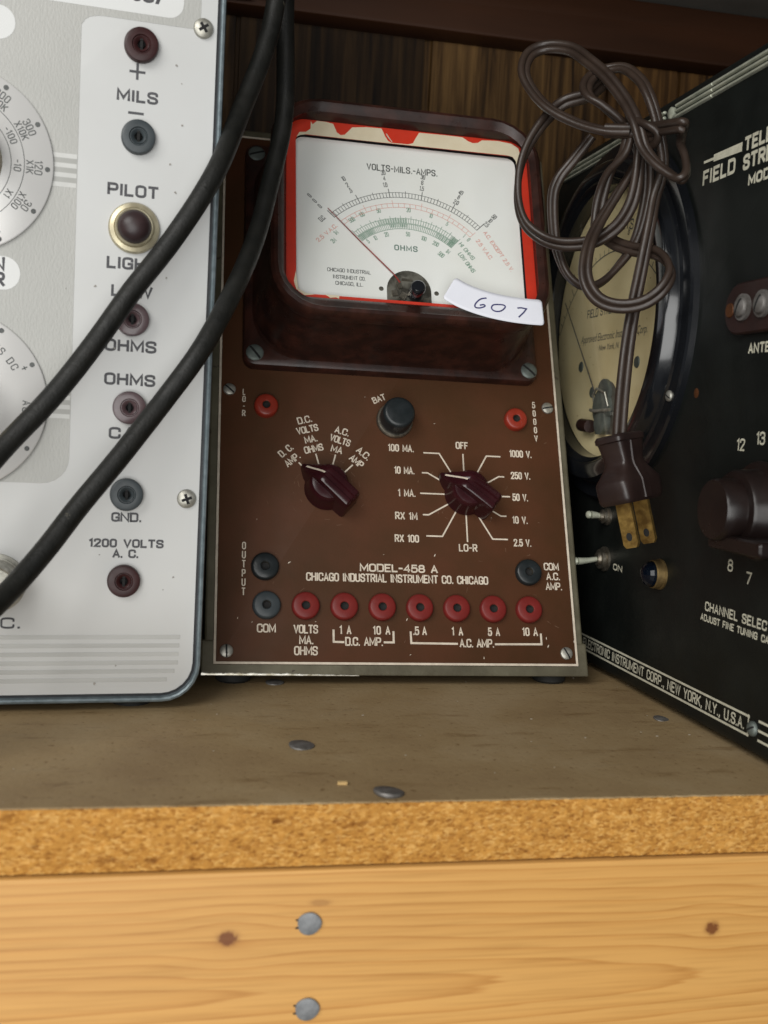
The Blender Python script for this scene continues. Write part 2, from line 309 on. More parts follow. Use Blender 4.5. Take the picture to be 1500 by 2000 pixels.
def rr(u0, u1, v0, v1, r, n, seg=6, rs=None):
    """rounded rectangle ring at height n, counter-clockwise seen from the front"""
    rs = rs or (r, r, r, r); P = []
    for (cx, cy, a0, q) in ((u1, v0, -90, 0), (u1, v1, 0, 1), (u0, v1, 90, 2), (u0, v0, 180, 3)):
        q = max(rs[q], 0.01); x = cx - q if cx == u1 else cx + q; y = cy + q if cy == v0 else cy - q
        for i in range(seg + 1):
            a = math.radians(a0 + 90 * i / seg); P.append((x + q * math.cos(a), -n, y + q * math.sin(a)))
    return P
def circ(cu, cv, r, n, seg=40, ph=0):
    return [(cu + r * math.cos(ph + 2 * PI * i / seg), -n, cv + r * math.sin(ph + 2 * PI * i / seg)) for i in range(seg)]
def lathe(mb, prof, cu=0, cv=0, seg=40, cap0=False, cap1=True):
    loft(mb, [circ(cu, cv, max(r, 0.001), n, seg) for r, n in prof], cap0, cap1)
def slab(mb, u0, u1, v0, v1, n0, n1, r=0.5, e=0.3, rs=None):
    loft(mb, [rr(u0, u1, v0, v1, r, n0, rs=rs), rr(u0, u1, v0, v1, r, n1 - e, rs=rs), rr(u0 + e * .3, u1 - e * .3, v0 + e * .3, v1 - e * .3, r, n1 - e * .3, rs=rs),
              rr(u0 + e, u1 - e, v0 + e, v1 - e, max(r - e, .05), n1, rs=rs)])
def poly(mb, pts, n, th=0.0):
    if th: loft(mb, [[(u, -(n - th), v) for u, v in pts], [(u, -n, v) for u, v in pts]])
    else: mb.add([(u, -n, v) for u, v in pts], [tuple(range(len(pts)))])
LAY = [0]
def ribbon(mb, pts, w, n, closed=False, cap=True):
    """flat printed line of width w; each ribbon a hair above the last so crossings never coincide"""
    LAY[0] = (LAY[0] + 1) % 7; n = n + LAY[0] * 0.006
    P = [Vector(p) for p in pts]; Q = [P[0]]
    for p in P[1:]:
        if (p - Q[-1]).length > 1e-4: Q.append(p)
    if closed and (Q[0] - Q[-1]).length < 1e-4: Q.pop()
    P = Q; m = len(P); h = w / 2
    if m < 2: return
    L, Rr = [], []
    for i in range(m):
        d0 = (P[i] - P[i - 1]).normalized() if (i > 0 or closed) else None
        d1 = (P[(i + 1) % m] - P[i]).normalized() if (i < m - 1 or closed) else None
        if d0 is None: d0 = d1
        if d1 is None: d1 = d0
        t = d0 + d1
        if t.length < 1e-3: t = d1.copy()
        t.normalize(); nn = Vector((-t.y, t.x)); k = max(0.55, abs(nn.dot(Vector((-d1.y, d1.x)))))
        off = h / k
        a, b = P[i].copy(), P[i].copy()
        if not closed and cap:
            if i == 0: a -= d1 * h * 0.6; b = a.copy()
            if i == m - 1: a += d0 * h * 0.6; b = a.copy()
        L.append(a + nn * off); Rr.append(b - nn * off)
    V = [(p.x, -n, p.y) for p in L] + [(p.x, -n, p.y) for p in Rr]; Fc = []
    for i in range(m if closed else m - 1):
        j = (i + 1) % m; Fc.append((i, m + i, m + j, j))
    mb.add(V, Fc)
def arc(cu, cv, r, a0, a1, k=24):
    return [(cu + r * math.cos(math.radians(a0 + (a1 - a0) * i / k)), cv + r * math.sin(math.radians(a0 + (a1 - a0) * i / k))) for i in range(k + 1)]
# ---- engraved stroke lettering
def ch(pts, it=3, closed=False):
    for _ in range(it):
        o = []
        if closed:
            for i in range(len(pts)):
                a, b = pts[i], pts[(i + 1) % len(pts)]
                o += [(a[0] * .75 + b[0] * .25, a[1] * .75 + b[1] * .25), (a[0] * .25 + b[0] * .75, a[1] * .25 + b[1] * .75)]
        else:
            o = [pts[0]]
            for i in range(len(pts) - 1):
                a, b = pts[i], pts[i + 1]
                if i > 0: o.append((a[0] * .75 + b[0] * .25, a[1] * .75 + b[1] * .25))
                if i < len(pts) - 2: o.append((a[0] * .25 + b[0] * .75, a[1] * .25 + b[1] * .75))
            o.append(pts[-1])
        pts = o
    return pts
OB = [(0, 0), (0, 3), (0, 6), (4, 6), (4, 3), (4, 0)]
GL = {
 'A': (4, [[(0, 0), (2, 6), (4, 0)], [(.8, 1.9), (3.2, 1.9)]]),
 'B': (4, [[(0, 0), (0, 6)] + ch([(1.5, 6), (3.7, 6), (3.7, 3.2), (1.5, 3.2)]) + [(0, 3.2)], ch([(1.5, 3.2), (4, 3.2), (4, 0), (1.5, 0)]) + [(0, 0)]]),
 'C': (4, [ch([(4, 4.2), (4, 6), (0, 6), (0, 3), (0, 0), (4, 0), (4, 1.8)])]),
 'D': (4, [[(0, 0), (0, 6)] + ch([(1.3, 6), (4, 6), (4, 3), (4, 0), (1.3, 0)]) + [(0, 0)]]),
 'E': (3.5, [[(3.5, 6), (0, 6), (0, 0), (3.5, 0)], [(0, 3.1), (2.9, 3.1)]]),
 'F': (3.4, [[(3.4, 6), (0, 6), (0, 0)], [(0, 3.1), (2.8, 3.1)]]),
 'G': (4, [ch([(4, 4.3), (4, 6), (0, 6), (0, 3), (0, 0), (4, 0), (4, 2.7)]), [(2.3, 2.7), (4, 2.7), (4, 0)]]),
 'H': (4, [[(0, 0), (0, 6)], [(4, 0), (4, 6)], [(0, 3.1), (4, 3.1)]]),
 'I': (0.4, [[(.2, 0), (.2, 6)]]),
 'J': (3, [[(3, 6)] + ch([(3, 2.5), (3, 0), (0, 0), (0, 1.8)])]),
 'K': (4, [[(0, 0), (0, 6)], [(4, 6), (0, 2.2)], [(1.4, 3.5), (4, 0)]]),
 'L': (3.3, [[(0, 6), (0, 0), (3.3, 0)]]),
 'M': (5, [[(0, 0), (0, 6), (2.5, 1.2), (5, 6), (5, 0)]]),
 'N': (4.2, [[(0, 0), (0, 6), (4.2, 0), (4.2, 6)]]),
 'O': (4, [('c', ch(OB, 3, True))]),
 '0': (3.6, [('c', ch([(x * .9, y) for x, y in OB], 3, True))]),
 'P': (3.9, [[(0, 0), (0, 6)] + ch([(1.4, 6), (3.9, 6), (3.9, 2.7), (1.4, 2.7)]) + [(0, 2.7)]]),
 'Q': (4, [('c', ch(OB, 3, True)), [(2.6, 1.5), (4.2, -.4)]]),
 'R': (4, [[(0, 0), (0, 6)] + ch([(1.4, 6), (3.9, 6), (3.9, 2.9), (1.4, 2.9)]) + [(0, 2.9)], [(1.9, 2.9), (4, 0)]]),
 'S': (3.9, [ch([(3.8, 4.5), (3.8, 6), (0, 6), (0, 3.3), (3.9, 2.9), (3.9, 0), (0, 0), (0, 1.6)])]),
 'T': (4, [[(0, 6), (4, 6)], [(2, 6), (2, 0)]]),
 'U': (4, [[(0, 6)] + ch([(0, 3), (0, 0), (4, 0), (4, 3)]) + [(4, 6)]]),
 'V': (4.2, [[(0, 6), (2.1, 0), (4.2, 6)]]),
 'W': (5.8, [[(0, 6), (1.45, 0), (2.9, 6), (4.35, 0), (5.8, 6)]]),
 'X': (4, [[(0, 0), (4, 6)], [(0, 6), (4, 0)]]),
 'Y': (4, [[(0, 6), (2, 2.8), (4, 6)], [(2, 2.8), (2, 0)]]),
 'Z': (4, [[(0, 6), (4, 6), (0, 0), (4, 0)]]),
 '1': (1.6, [[(0, 4.9), (1.3, 6), (1.3, 0)]]),
 '2': (3.6, [ch([(0, 4.4), (0, 6), (3.6, 6), (3.6, 3.8), (2.2, 2.6), (0, 0)]) + [(3.6, 0)]]),
 '3': (3.6, [ch([(0, 4.7), (0, 6), (3.6, 6), (3.6, 3.2), (1.4, 3.2)]), ch([(1.4, 3.2), (3.7, 3.2), (3.7, 0), (0, 0), (0, 1.4)])]),
 '4': (3.8, [[(2.9, 0), (2.9, 6), (0, 1.7), (3.8, 1.7)]]),
 '5': (3.7, [[(3.5, 6), (.5, 6), (.2, 3.1)] + ch([(1, 3.7), (3.8, 3.9), (3.8, 0), (0, 0), (0, 1.4)])]),
 '6': (3.7, [ch([(3.5, 4.8), (3.4, 6), (0, 6), (0, 3), (0, 0), (3.7, 0), (3.7, 3.6), (.4, 3.6), (0, 2.2)])]),
 '7': (3.7, [[(0, 6), (3.7, 6), (1.2, 0)]]),
 '8': (3.8, [('c', ch([(.3, 3.2), (.3, 6), (3.5, 6), (3.5, 3.2)], 3, True)), ('c', ch([(0, 0), (0, 3.3), (3.8, 3.3), (3.8, 0)], 3, True))]),
 '9': (3.7, [ch([(.2, 1.2), (.3, 0), (3.7, 0), (3.7, 3), (3.7, 6), (0, 6), (0, 2.4), (3.3, 2.4), (3.7, 3.8)])]),
 '.': (0.5, [[(0.05, 0.1), (0.45, 0.1)]]), ',': (0.6, [[(.4, .5), (.3, 0), (0, -.9)]]), '-': (2.2, [[(0, 2.9), (2.2, 2.9)]]), '+': (4, [[(0, 3), (4, 3)], [(2, 1), (2, 5)]]),
 ' ': (2.2, []),
}
def text(mb, s, u, v, h, n, w=None, stroke=None, ang=0, align='c', wx=0.62, gap=1.5, bend=None):
    """letters of height h with baseline v; w fits the whole word to that width; ang turns it about (u, v); bend=(cu,cv) wraps on a circle"""
    k = h / 6.0; tot = sum(GL[c][0] for c in s) + gap * (len(s) - 1)
    kx = (w / tot) if w else k * wx; stroke = (stroke or h * 0.15) * 1.22
    W = tot * kx; x0 = {'c': -W / 2, 'l': 0, 'r': -W}[align]; ca, sa = math.cos(math.radians(ang)), math.sin(math.radians(ang))
    for c in s:
        gw, st = GL[c]
        for q in st:
            closed = isinstance(q, tuple); pts = q[1] if closed else q; P = []
            for (x, y) in pts:
                if bend:
                    rad = bend[2]; th = math.radians(ang) - (x0 + gw * kx / 2) / rad
                    lx, ly = (x - gw / 2) * kx, y * k + rad
                    P.append((bend[0] + lx * math.cos(th - PI / 2) - ly * math.sin(th - PI / 2), bend[1] + lx * math.sin(th - PI / 2) + ly * math.cos(th - PI / 2)))
                else:
                    lx, ly = x0 + x * kx, y * k; P.append((u + lx * ca - ly * sa, v + lx * sa + ly * ca))
            ribbon(mb, P, stroke, n, closed)
        x0 += (gw + gap) * kx
def column(mb, s, u, v0, v1, h, n, stroke=None):
    for i, c in enumerate(s):
        if c != ' ': text(mb, c, u, v0 + (v1 - v0) * i / (len(s) - 1) - h / 2, h, n, stroke=stroke)
def script(mb, s, u0, u1, v, n, shear=0.3, bold=0.0, hscale=1.0):
    """mixed-case printed words from the built-in typeface"""
    cu = bpy.data.curves.new('t', 'FONT'); cu.body = s; cu.size = 1; cu.shear = shear; cu.offset = bold; cu.resolution_u = 3
    o = bpy.data.objects.new('t', cu); COL.objects.link(o); bpy.context.view_layer.update()
    me = bpy.data.meshes.new_from_object(o.evaluated_get(bpy.context.evaluated_depsgraph_get()))
    xs = [p.co.x for p in me.vertices]; a, b = min(xs), max(xs); k = (u1 - u0) / (b - a)
    LAY[0] = (LAY[0] + 1) % 7; nn = n + LAY[0] * .006
    mb.add([(u0 + (p.co.x - a) * k, -nn, v + p.co.y * k * hscale) for p in me.vertices], [tuple(f.vertices) for f in me.polygons])
    bpy.data.objects.remove(o); bpy.data.curves.remove(cu); bpy.data.meshes.remove(me)
def spline(P, per=8):
    P = [Vector(p) for p in P]; out = []
    for i in range(len(P) - 1):
        a, b, c, d = P[max(i - 1, 0)], P[i], P[i + 1], P[min(i + 2, len(P) - 1)]
        for k in range(per):
            t = k / per
            out.append(0.5 * ((2 * b) + (c - a) * t + (2 * a - 5 * b + 4 * c - d) * t * t + (3 * b - a - 3 * c + d) * t ** 3))
    out.append(P[-1]); return out
def frames(P, up=Vector((0.3, -0.9, 0.2))):
    out = []; prev = None
    for i in range(len(P)):
        t = (P[min(i + 1, len(P) - 1)] - P[max(i - 1, 0)]).normalized()
        a = (up if prev is None else prev); a = (a - t * a.dot(t))
        if a.length < 1e-4: a = t.orthogonal()
        a.normalize(); prev = a; out.append((t, a, t.cross(a)))
    return out
def tube(mb, P, r, seg=14, caps=True, rad=None):
    fr = frames(P); rings = []
    for i, (p, (t, a, b)) in enumerate(zip(P, fr)):
        q = rad(i / (len(P) - 1)) * r if rad else r
        rings.append([tuple(p + a * (q * math.cos(2 * PI * j / seg)) + b * (q * math.sin(2 * PI * j / seg))) for j in range(seg)])
    loft(mb, rings, caps, caps)
def thing(name, label, cat, loc=(0, 0, 0), rot=(0, 0, 0), group=None):
    o = bpy.data.objects.new(name, None); COL.objects.link(o); o.empty_display_size = 0.02
    o.location = loc; o.rotation_euler = rot; o['label'] = label; o['category'] = cat
    if group: o['group'] = group
    return o
def tag(o, label=None, cat=None, group=None, kind=None):
    for k, x in (('label', label), ('category', cat), ('group', group), ('kind', kind)):
        if x: o[k] = x
    return o
def clone(o, parent, loc, rot=None, mats=None, label=None):
    """copy a part and its sub-parts"""
    c = o.copy(); COL.objects.link(c); c.parent = parent; c.location = loc
    if rot is not None: c.rotation_euler = rot
    if mats: c.data = o.data.copy(); c.data.materials[0] = mats
    for k in o.children:
        d = k.copy(); COL.objects.link(d); d.parent = c
    if 'label' in c: del c['label']
    if label: c['label'] = label
    return c
def L(u, v, n): return (u / 1000, -n / 1000, v / 1000)

# ------------------------------------------------------------------ setting: wall, shelf, rail, trim
mb = MB()                                                    # panelled wall with real V-grooves
xs = []; edges = [-440, -323, -201.3, -96.5, 8.0, 112.5, 217.0, 262.0, 321.5, 426, 530, 640]
prof = []
for i, e in enumerate(edges):
    if 0 < i < len(edges) - 1:
        gw = 2.3 if e in (112.5, 217.0) else 1.3
        prof += [(e - gw, 170), (e - gw * .7, 172.6), (e + gw * .7, 172.6), (e + gw, 170)]
    else: prof.append((e, 170))
V = []; Fc = []
for x, y in prof: V += [(x, y, -40), (x, y, 520)]
for i in range(len(prof) - 1): Fc.append((2 * i, 2 * i + 2, 2 * i + 3, 2 * i + 1))
k = len(V); V += [(edges[0], 182, -40), (edges[0], 182, 520), (edges[-1], 182, -40), (edges[-1], 182, 520)]
Fc += [(k, k + 1, k + 3, k + 2), (0, 1, k + 1, k), (len(prof) * 2 - 2, k + 2, k + 3, len(prof) * 2 - 1)]
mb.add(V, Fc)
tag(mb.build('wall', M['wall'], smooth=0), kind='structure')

sh = thing('shelf_board', 'chipboard shelf with dusty brown painted top and raw tan front edge', 'shelf')
mb = MB()
nx, nz = 1400, 22; V = []; Fc = []
for i in range(nx + 1):
    for j in range(nz + 1):
        x = -440 + 1080 * i / nx; z = -18.0 + 17.6 * j / nz
        d = noise.noise(Vector((x * .45, 3.1, z * .6))) * 0.22 + noise.noise(Vector((x * .9, 9, z * 1.5))) * 0.30; d -= .5 * max(0, noise.noise(Vector((x * .7, 31, z * 1.2))) - .42)
        if j == nz: d -= 0.35
        V.append((x, -134.0 - d + 0.25, z + (noise.noise(Vector((x * .7, 1, 5))) * .25 if j in (0, nz) else 0)))
for i in range(nx):
    for j in range(nz):
        a = i * (nz + 1) + j; Fc.append((a, a + nz + 1, a + nz + 2, a + 1))
t = len(V)
for i in range(nx + 1): V += [(-440 + 1080 * i / nx, 169, -0.4), (-440 + 1080 * i / nx, 169, -18.0)]
for i in range(nx):
    a = i * (nz + 1); Fc.append((a + nz, a + 2 * nz + 1, t + 2 * i + 2, t + 2 * i)); Fc.append((a, t + 2 * i + 1, t + 2 * i + 3, a + nz + 1))
mb.add(V, Fc)
mb.build('chipboard_core', M['chipboard'], sh, smooth=60)
mb = MB(); V = []; Fc = []
for i in range(nx * 2 + 1):
    x = -440 + 1080 * i / (nx * 2); e = -133.6 + noise.noise(Vector((x * .5, 7.7, 0))) * .35 + noise.noise(Vector((x * 2.1, 2.7, 0))) * .25
    V += [(x, e, -0.35), (x, e + .15, -0.05), (x, e + .9, 0), (x, 169, 0)]
for i in range(nx * 2):
    a = i * 4
    for q in range(3): Fc.append((a + q, a + 4 + q, a + 5 + q, a + 1 + q))
mb.add(V, Fc); mb.build('painted_top', M['shelf_paint'], sh, smooth=60)
mb = MB(); random.seed(5)
for i in range(46):
    x, y = random.uniform(-80, 190), random.uniform(-128, 5); a = random.gauss(0, .5) if i % 3 else random.uniform(0, PI); l_ = random.uniform(3, 22); w_ = random.uniform(.06, .16); k_ = random.uniform(-.25, .25)
    pts = [(x + l_ * t * math.cos(a + k_ * t), y + l_ * t * math.sin(a + k_ * t)) for t in (0, .35, .7, 1)]
    V = []
    for q, (px, py) in enumerate(pts): h_ = w_ * (.25 if q in (0, 3) else 1); V += [(px, py - h_, .02 + i * .0006), (px, py + h_, .02 + i * .0006)]
    mb.add(V, [(2 * q, 2 * q + 2, 2 * q + 3, 2 * q + 1) for q in range(3)])
tag(mb.build('scratches', M['scratch'], sh, smooth=0), kind='stuff')
def nail_mesh(r, h):
    mb = MB(); mb.xf = lambda p: p
    pr = [(r * .94, -0.2), (r, h * .3), (r * .96, h * .75), (r * .8, h), (0.02, h * 1.06)]
    rings = []
    for q, (a, n) in enumerate(pr):
        rings.append([(a * (1 + .045 * math.sin(3 * 2 * PI * i / 28 + 1)) * math.cos(2 * PI * i / 28), -n, a * (1 + .03 * math.sin(2 * 2 * PI * i / 28)) * math.sin(2 * PI * i / 28)) for i in range(28)])
    loft(mb, rings, False, True); return mb
for i, (x, y, r, h, tx, ty) in enumerate([(25.8, -80.5, 4.3, 1.0, 4, 3), (45.6, -127.2, 4.6, 1.3, -4, 6), (25.3, 6.5, 3.8, 0.8, 3, 0), (168.5, -49.6, 3.0, 0.6, 8, 5)]):
    nail_mesh(r, h).build('nail_head', M['nail_dark'], sh, loc=(x / 1000, y / 1000, 0), rot=(-PI / 2 + math.radians(tx), math.radians(ty), 0))

pb = thing('pine_board', 'varnished yellow pine board with knots under the front edge of the shelf', 'board')
mb = MB()
slab(mb, -440, 640, -180, -18.9, 115, 134.6, r=1.2, e=0.9)
mb.build('board', M['pine'], pb)
for (x, z, r) in ((23.1, -34.4, 3.45), (23.6, -59.5, 3.5)):
    nail_mesh(r, 0.7).build('nail_head', M['nail'], pb, loc=(x / 1000, -0.1346, z / 1000), rot=(math.radians(4), 0, math.radians(-5)))
    m2 = MB(); 
    for dz in (1.1, -1.2): m2.add([(x - r - .55, -134.63, z + dz - .1), (x - r - .2, -134.63, z + dz - .3), (x - r + .9, -134.63, z + dz - .3), (x - r + .9, -134.63, z + dz + .35), (x - r - .3, -134.63, z + dz + .3)], [(0, 1, 2, 3, 4)])
    m2.build('nail_dent', M['hole'], pb, smooth=0)

mb = MB(); slab(mb, -440, 640, 321.3, 351.2, -170, -153, r=2.0, e=1.6)
# local slab coordinates put n along -y, so this board stands against the wall at y = 153..170 mm
tag(mb.build('trim_board', M['trim_wood'], None), 'dark varnished wooden cleat running along the wall above the meters', 'trim board', kind='thing')
mb = MB(); mb.add([(-440, -90, 351.6), (640, -90, 351.6), (640, 169.5, 351.6), (-440, 169.5, 351.6), (-440, -90, 370), (640, -90, 370), (640, 169.5, 370), (-440, 169.5, 370)],
                  [(0, 3, 2, 1), (4, 5, 6, 7), (0, 1, 5, 4), (1, 2, 6, 5), (2, 3, 7, 6), (3, 0, 4, 7)])
tag(mb.build('shelf_board', M['shelf_gray'], None, smooth=0), 'grey underside of the shelf resting on the dark cleat, seen at the top right corner', 'shelf')

# ------------------------------------------------------------------ shared part builders
def slot_screw(r=2.9, n=1.1, ang=40, m=None, cross=False):
    """domed screw head in its own frame: axis along -y, slot shade painted as a dark strip"""
    o = MB(); prof = [(r, 0), (r, n * .35), (r * .92, n * .7), (r * .7, n * .95), (r * .35, n * 1.08)]
    lathe(o, prof, 0, 0, 28, cap0=False, cap1=True); o.m = 1
    for a in ([ang, ang + 90] if cross else [ang]):
        c, s_ = math.cos(math.radians(a)), math.sin(math.radians(a)); l = r * (.55 if cross else .93); hw = r * (.15 if cross else .13)
        pts = [(l, -hw), (l, hw), (-l, hw), (-l, -hw)]
        z0 = n * 1.09 + (.01 if a != ang else 0)
        # dark strip laid on the dome, standing in for the slot's shade
        st = [(l, .72 if not cross else 1.02), (r * .7 if not cross else l * .8, .99 if not cross else 1.06), (r * .35 if not cross else l * .5, 1.10), (0, 1.12)]
        st = st + [(-x, h) for x, h in reversed(st[:-1])]
        vs = [(c * x - s_ * y, -(n * h + .02), s_ * x + c * y) for x, h in st for y in (-hw, hw)]
        o.add(vs, [(2 * q, 2 * q + 1, 2 * q + 3, 2 * q + 2) for q in range(len(st) - 1)])
    return o
def jack_mesh(R=5.8, h=2.8, hole=1.75, ring=False):
    o = MB()
    if ring: prof = [(R, 0), (R, h - .7), (R - .25, h - .2), (R - .8, h), (R * .56, h), (R * .50, h - .5), (R * .47, h - .5), (R * .43, h - .15), (hole + .5, h - .6), (hole, h - 1.4)]
    else: prof = [(R, 0), (R, h - 1.0), (R - .3, h - .35), (R - 1.0, h), (hole + .35, h), (hole, h - .3)]
    lathe(o, prof, 0, 0, 44, cap0=False, cap1=False); return o
def socket_mesh(r=1.75, h=2.5, slot=False):
    o = MB(); lathe(o, [(r, h), (r * .98, 0.6)], 0, 0, 24, cap0=False, cap1=False); o.m = 1
    lathe(o, [(r * .98, 0.6), (0.05, 0.55)], 0, 0, 24, cap1=True)
    return o
def make_jack(parent, u, v, n0, mat, R=5.8, h=2.8, hole=1.75, ring=False, label=None):
    j = jack_mesh(R, h, hole, ring).build('jack', mat, parent, smooth=40, loc=L(u, v, n0), label=label)
    socket_mesh(hole, h - .3).build('socket', [M['socket'] if not ring else M['hole'], M['hole']], j)
    return j

# ------------------------------------------------------------------ brown multimeter (front leans back 22.4 degrees)
A1 = 0.39117
mm = thing('multimeter', 'brown panel multimeter with red-bordered bakelite dial, red jacks and two pointer knobs', 'multimeter', (0, 0, 0), (-A1, 0, 0))
def wl(Y, Z): return (-(Y * math.cos(A1)) + Z * math.sin(A1), Y * math.sin(A1) + Z * math.cos(A1))   # world depth/height -> (n, v)
def extrude(mb, prof, u0, u1):
    k = len(prof); mb.add([(u0, -n, v) for n, v in prof] + [(u1, -n, v) for n, v in prof],
        [tuple(range(k)), tuple(reversed(range(k, 2 * k)))] + [(i, k + i, k + (i + 1) % k, (i + 1) % k) for i in range(k)])
mb = MB(); extrude(mb, [(0, 5.2), wl(152, 5), wl(156, 232), wl(146, 247), (0, 264)], -3.6, 158.4)
case = mb.build('case', M['case_olive'], mm, smooth=0)
bv = case.modifiers.new('b', 'BEVEL'); bv.width = 0.0009; bv.segments = 2; bv.limit_method = 'ANGLE'
mb = MB(); extrude(mb, [(0.35, 4.6), wl(153, 4.4), wl(153, 19), (0.35, 18.9)], -4.9, 159.6)
lip = mb.build('base_tray', M['case_olive'], mm, smooth=0)
bv = lip.modifiers.new('b', 'BEVEL'); bv.width = 0.0007; bv.segments = 2; bv.limit_method = 'ANGLE'
mb = MB(); V = []; Fc = []                                     # bright worn lower edge, ragged where the paint is rubbed away
for i in range(121):
    u = -4.6 + 64 * i / 120; wv = 0.85 + .5 * noise.noise(Vector((u * .35, 3, 1))) + .3 * noise.noise(Vector((u * 1.3, 5, 1)))
    wv *= (1 if u < 22 else max(.15, 1 - (u - 22) / 45)); wv = max(wv, .08)
    V += [(u, -0.25, 4.45), (u, -.46, 4.75), (u, -.42, 4.75 + wv)]
for i in range(120):
    for q in range(2): Fc.append((i * 3 + q, i * 3 + 3 + q, i * 3 + 4 + q, i * 3 + 1 + q))
mb.add(V, Fc); mb.build('worn_edge', M['worn_edge'], mm, smooth=60)
for (u, y) in ((8.7, 11.5), (145.5, 12.5), (12, 140), (143, 140)):
    n, v = wl(y, 0); o = MB()
    o.xf = None
    ring = lambda r, z: [(u + r * math.cos(2 * PI * i / 24), -wl(y + r * math.sin(2 * PI * i / 24), z)[0], wl(y + r * math.sin(2 * PI * i / 24), z)[1]) for i in range(24)]
    loft(o, [ring(6.2, 0), ring(7.2, 1.0), ring(7.2, 5.2)]); o.build('foot', M['rubber_foot'], mm)
mb = MB(); slab(mb, 0, 155, 9.0, 260, -1, 1.0, r=.6, e=.25)
mb.build('front_panel', M['panel_brown'], mm)
# printed border and legends
P = MB(); NP = 1.03
ribbon(P, [(0.55, 9.55), (154.45, 9.55), (154.45, 259.4), (0.55, 259.4)], 0.95, NP, closed=True)
column(P, 'LO-R', 10.9, 128.2, 118.2, 2.5, NP, .34); column(P, '5000V', 143.6, 129.8, 113.3, 2.7, NP, .38); column(P, 'OUTPUT', 11.7, 58.6, 39.0, 2.8, NP, .40)
text(P, 'MODEL-458 A', 77.5, 49.0, 2.9, NP, w=33.4, stroke=.55)
text(P, 'CHICAGO INDUSTRIAL INSTRUMENT CO. CHICAGO', 77.2, 44.4, 3.1, NP, w=78.6, stroke=.50, gap=1.7)
text(P, 'COM', 21.2, 22.3, 3.1, NP, w=7.2, stroke=.5); text(P, 'VOLTS', 37.4, 22.1, 3.1, NP, w=9.6, stroke=.5)
text(P, 'MA.', 37.6, 17.6, 3.1, NP, w=5.4, stroke=.5); text(P, 'OHMS', 37.4, 13.1, 3.2, NP, w=9.2, stroke=.5)
text(P, '1 A', 53.9, 22.0, 3.1, NP, w=4.4, stroke=.5, gap=2.4); text(P, '10 A', 69.2, 22.0, 3.1, NP, w=6.8, stroke=.5, gap=2.2)
text(P, 'D.C. AMP.', 61.7, 17.2, 3.1, NP, w=15.4, stroke=.5)
text(P, '.5 A', 85.6, 22.0, 3.1, NP, w=5.4, stroke=.5); text(P, '1 A', 101.9, 22.0, 3.1, NP, w=4.4, stroke=.5, gap=2.4)
text(P, '5 A', 118.0, 22.0, 3.1, NP, w=4.8, stroke=.5, gap=2.2); text(P, '10 A', 134.2, 22.2, 3.1, NP, w=6.4, stroke=.5, gap=2.0)
text(P, 'A.C. AMP.', 110.2, 17.0, 3.1, NP, w=14.6, stroke=.5)
ribbon(P, [(48.9, 23.4), (48.9, 18.5), (53.1, 18.4)], .85, NP); ribbon(P, [(70.2, 18.5), (74.2, 18.5), (74.2, 23.0)], .85, NP)
ribbon(P, [(81.6, 23.0), (81.7, 18.3), (101.6, 18.2)], .85, NP); ribbon(P, [(118.4, 18.2), (139.0, 18.4), (139.0, 22.8)], .85, NP)
text(P, 'COM', 146.1, 51.5, 2.9, NP, w=6.4, stroke=.45); text(P, 'A.C.', 146.6, 47.1, 2.9, NP, w=5.8, stroke=.45); text(P, 'AMP.', 146.6, 42.6, 2.9, NP, w=7.0, stroke=.45)
text(P, 'BAT', 71.4, 127.4, 2.6, NP, w=5.8, stroke=.42, ang=24)
for s_, u, v, wd in (('100 MA.', 80.2, 104.0, 11.2), ('10 MA.', 81.4, 93.6, 8.6), ('1 MA.', 82.1, 83.1, 7.4), ('RX 1M', 81.5, 72.6, 9.4), ('RX 100', 81.4, 62.4, 10.2), ('2.5 V.', 133.6, 62.0, 7.6),
                     ('10 V.', 133.2, 72.5, 6.6), ('50 V.', 134.0, 83.1, 6.8), ('250 V.', 134.9, 93.4, 8.6), ('1000 V.', 135.6, 103.9, 10.0), ('OFF', 108.2, 106.6, 5.2), ('LO-R', 108.6, 59.0, 7.8)):
    text(P, s_, u, v, 2.9, NP, w=wd, stroke=.46, gap=1.9)
KC = (108.49, 84.68)
def sel(a, r0, r1, tail):
    t = math.radians(a); d = (math.sin(t), math.cos(t)); p = [(KC[0] + d[0] * r0, KC[1] + d[1] * r0), (KC[0] + d[0] * r1, KC[1] + d[1] * r1)]
    if tail: p.append((p[-1][0] + tail, p[-1][1]))
    ribbon(P, p, .62, NP)
for a, r0, r1, tl in ((0, 8, 19.2, 0), (30, 8, 21.8, 6.4), (60, 8, 18.6, 2.4), (90, 8, 20.6, 0), (120, 8, 18.4, 2.4), (150, 8, 23.0, 6.8), (180, 8, 21.4, 0), (210, 8, 22.4, -7.0), (240, 8, 19.6, -2.4), (270, 8, 20.2, 0), (300, 8, 19.2, -2.4), (330, 8, 22.0, -7.0)):
    sel(a, r0, r1, tl)
KL = (46.5, 84.7)
for a, r0, r1 in ((-45, 8, 16.5), (-15, 8, 16.6), (15, 8, 16.6), (45, 8, 16.6)):
    t = math.radians(a); ribbon(P, [(KL[0] + math.sin(t) * r0, KL[1] + math.cos(t) * r0), (KL[0] + math.sin(t) * r1, KL[1] + math.cos(t) * r1)], .62, NP)
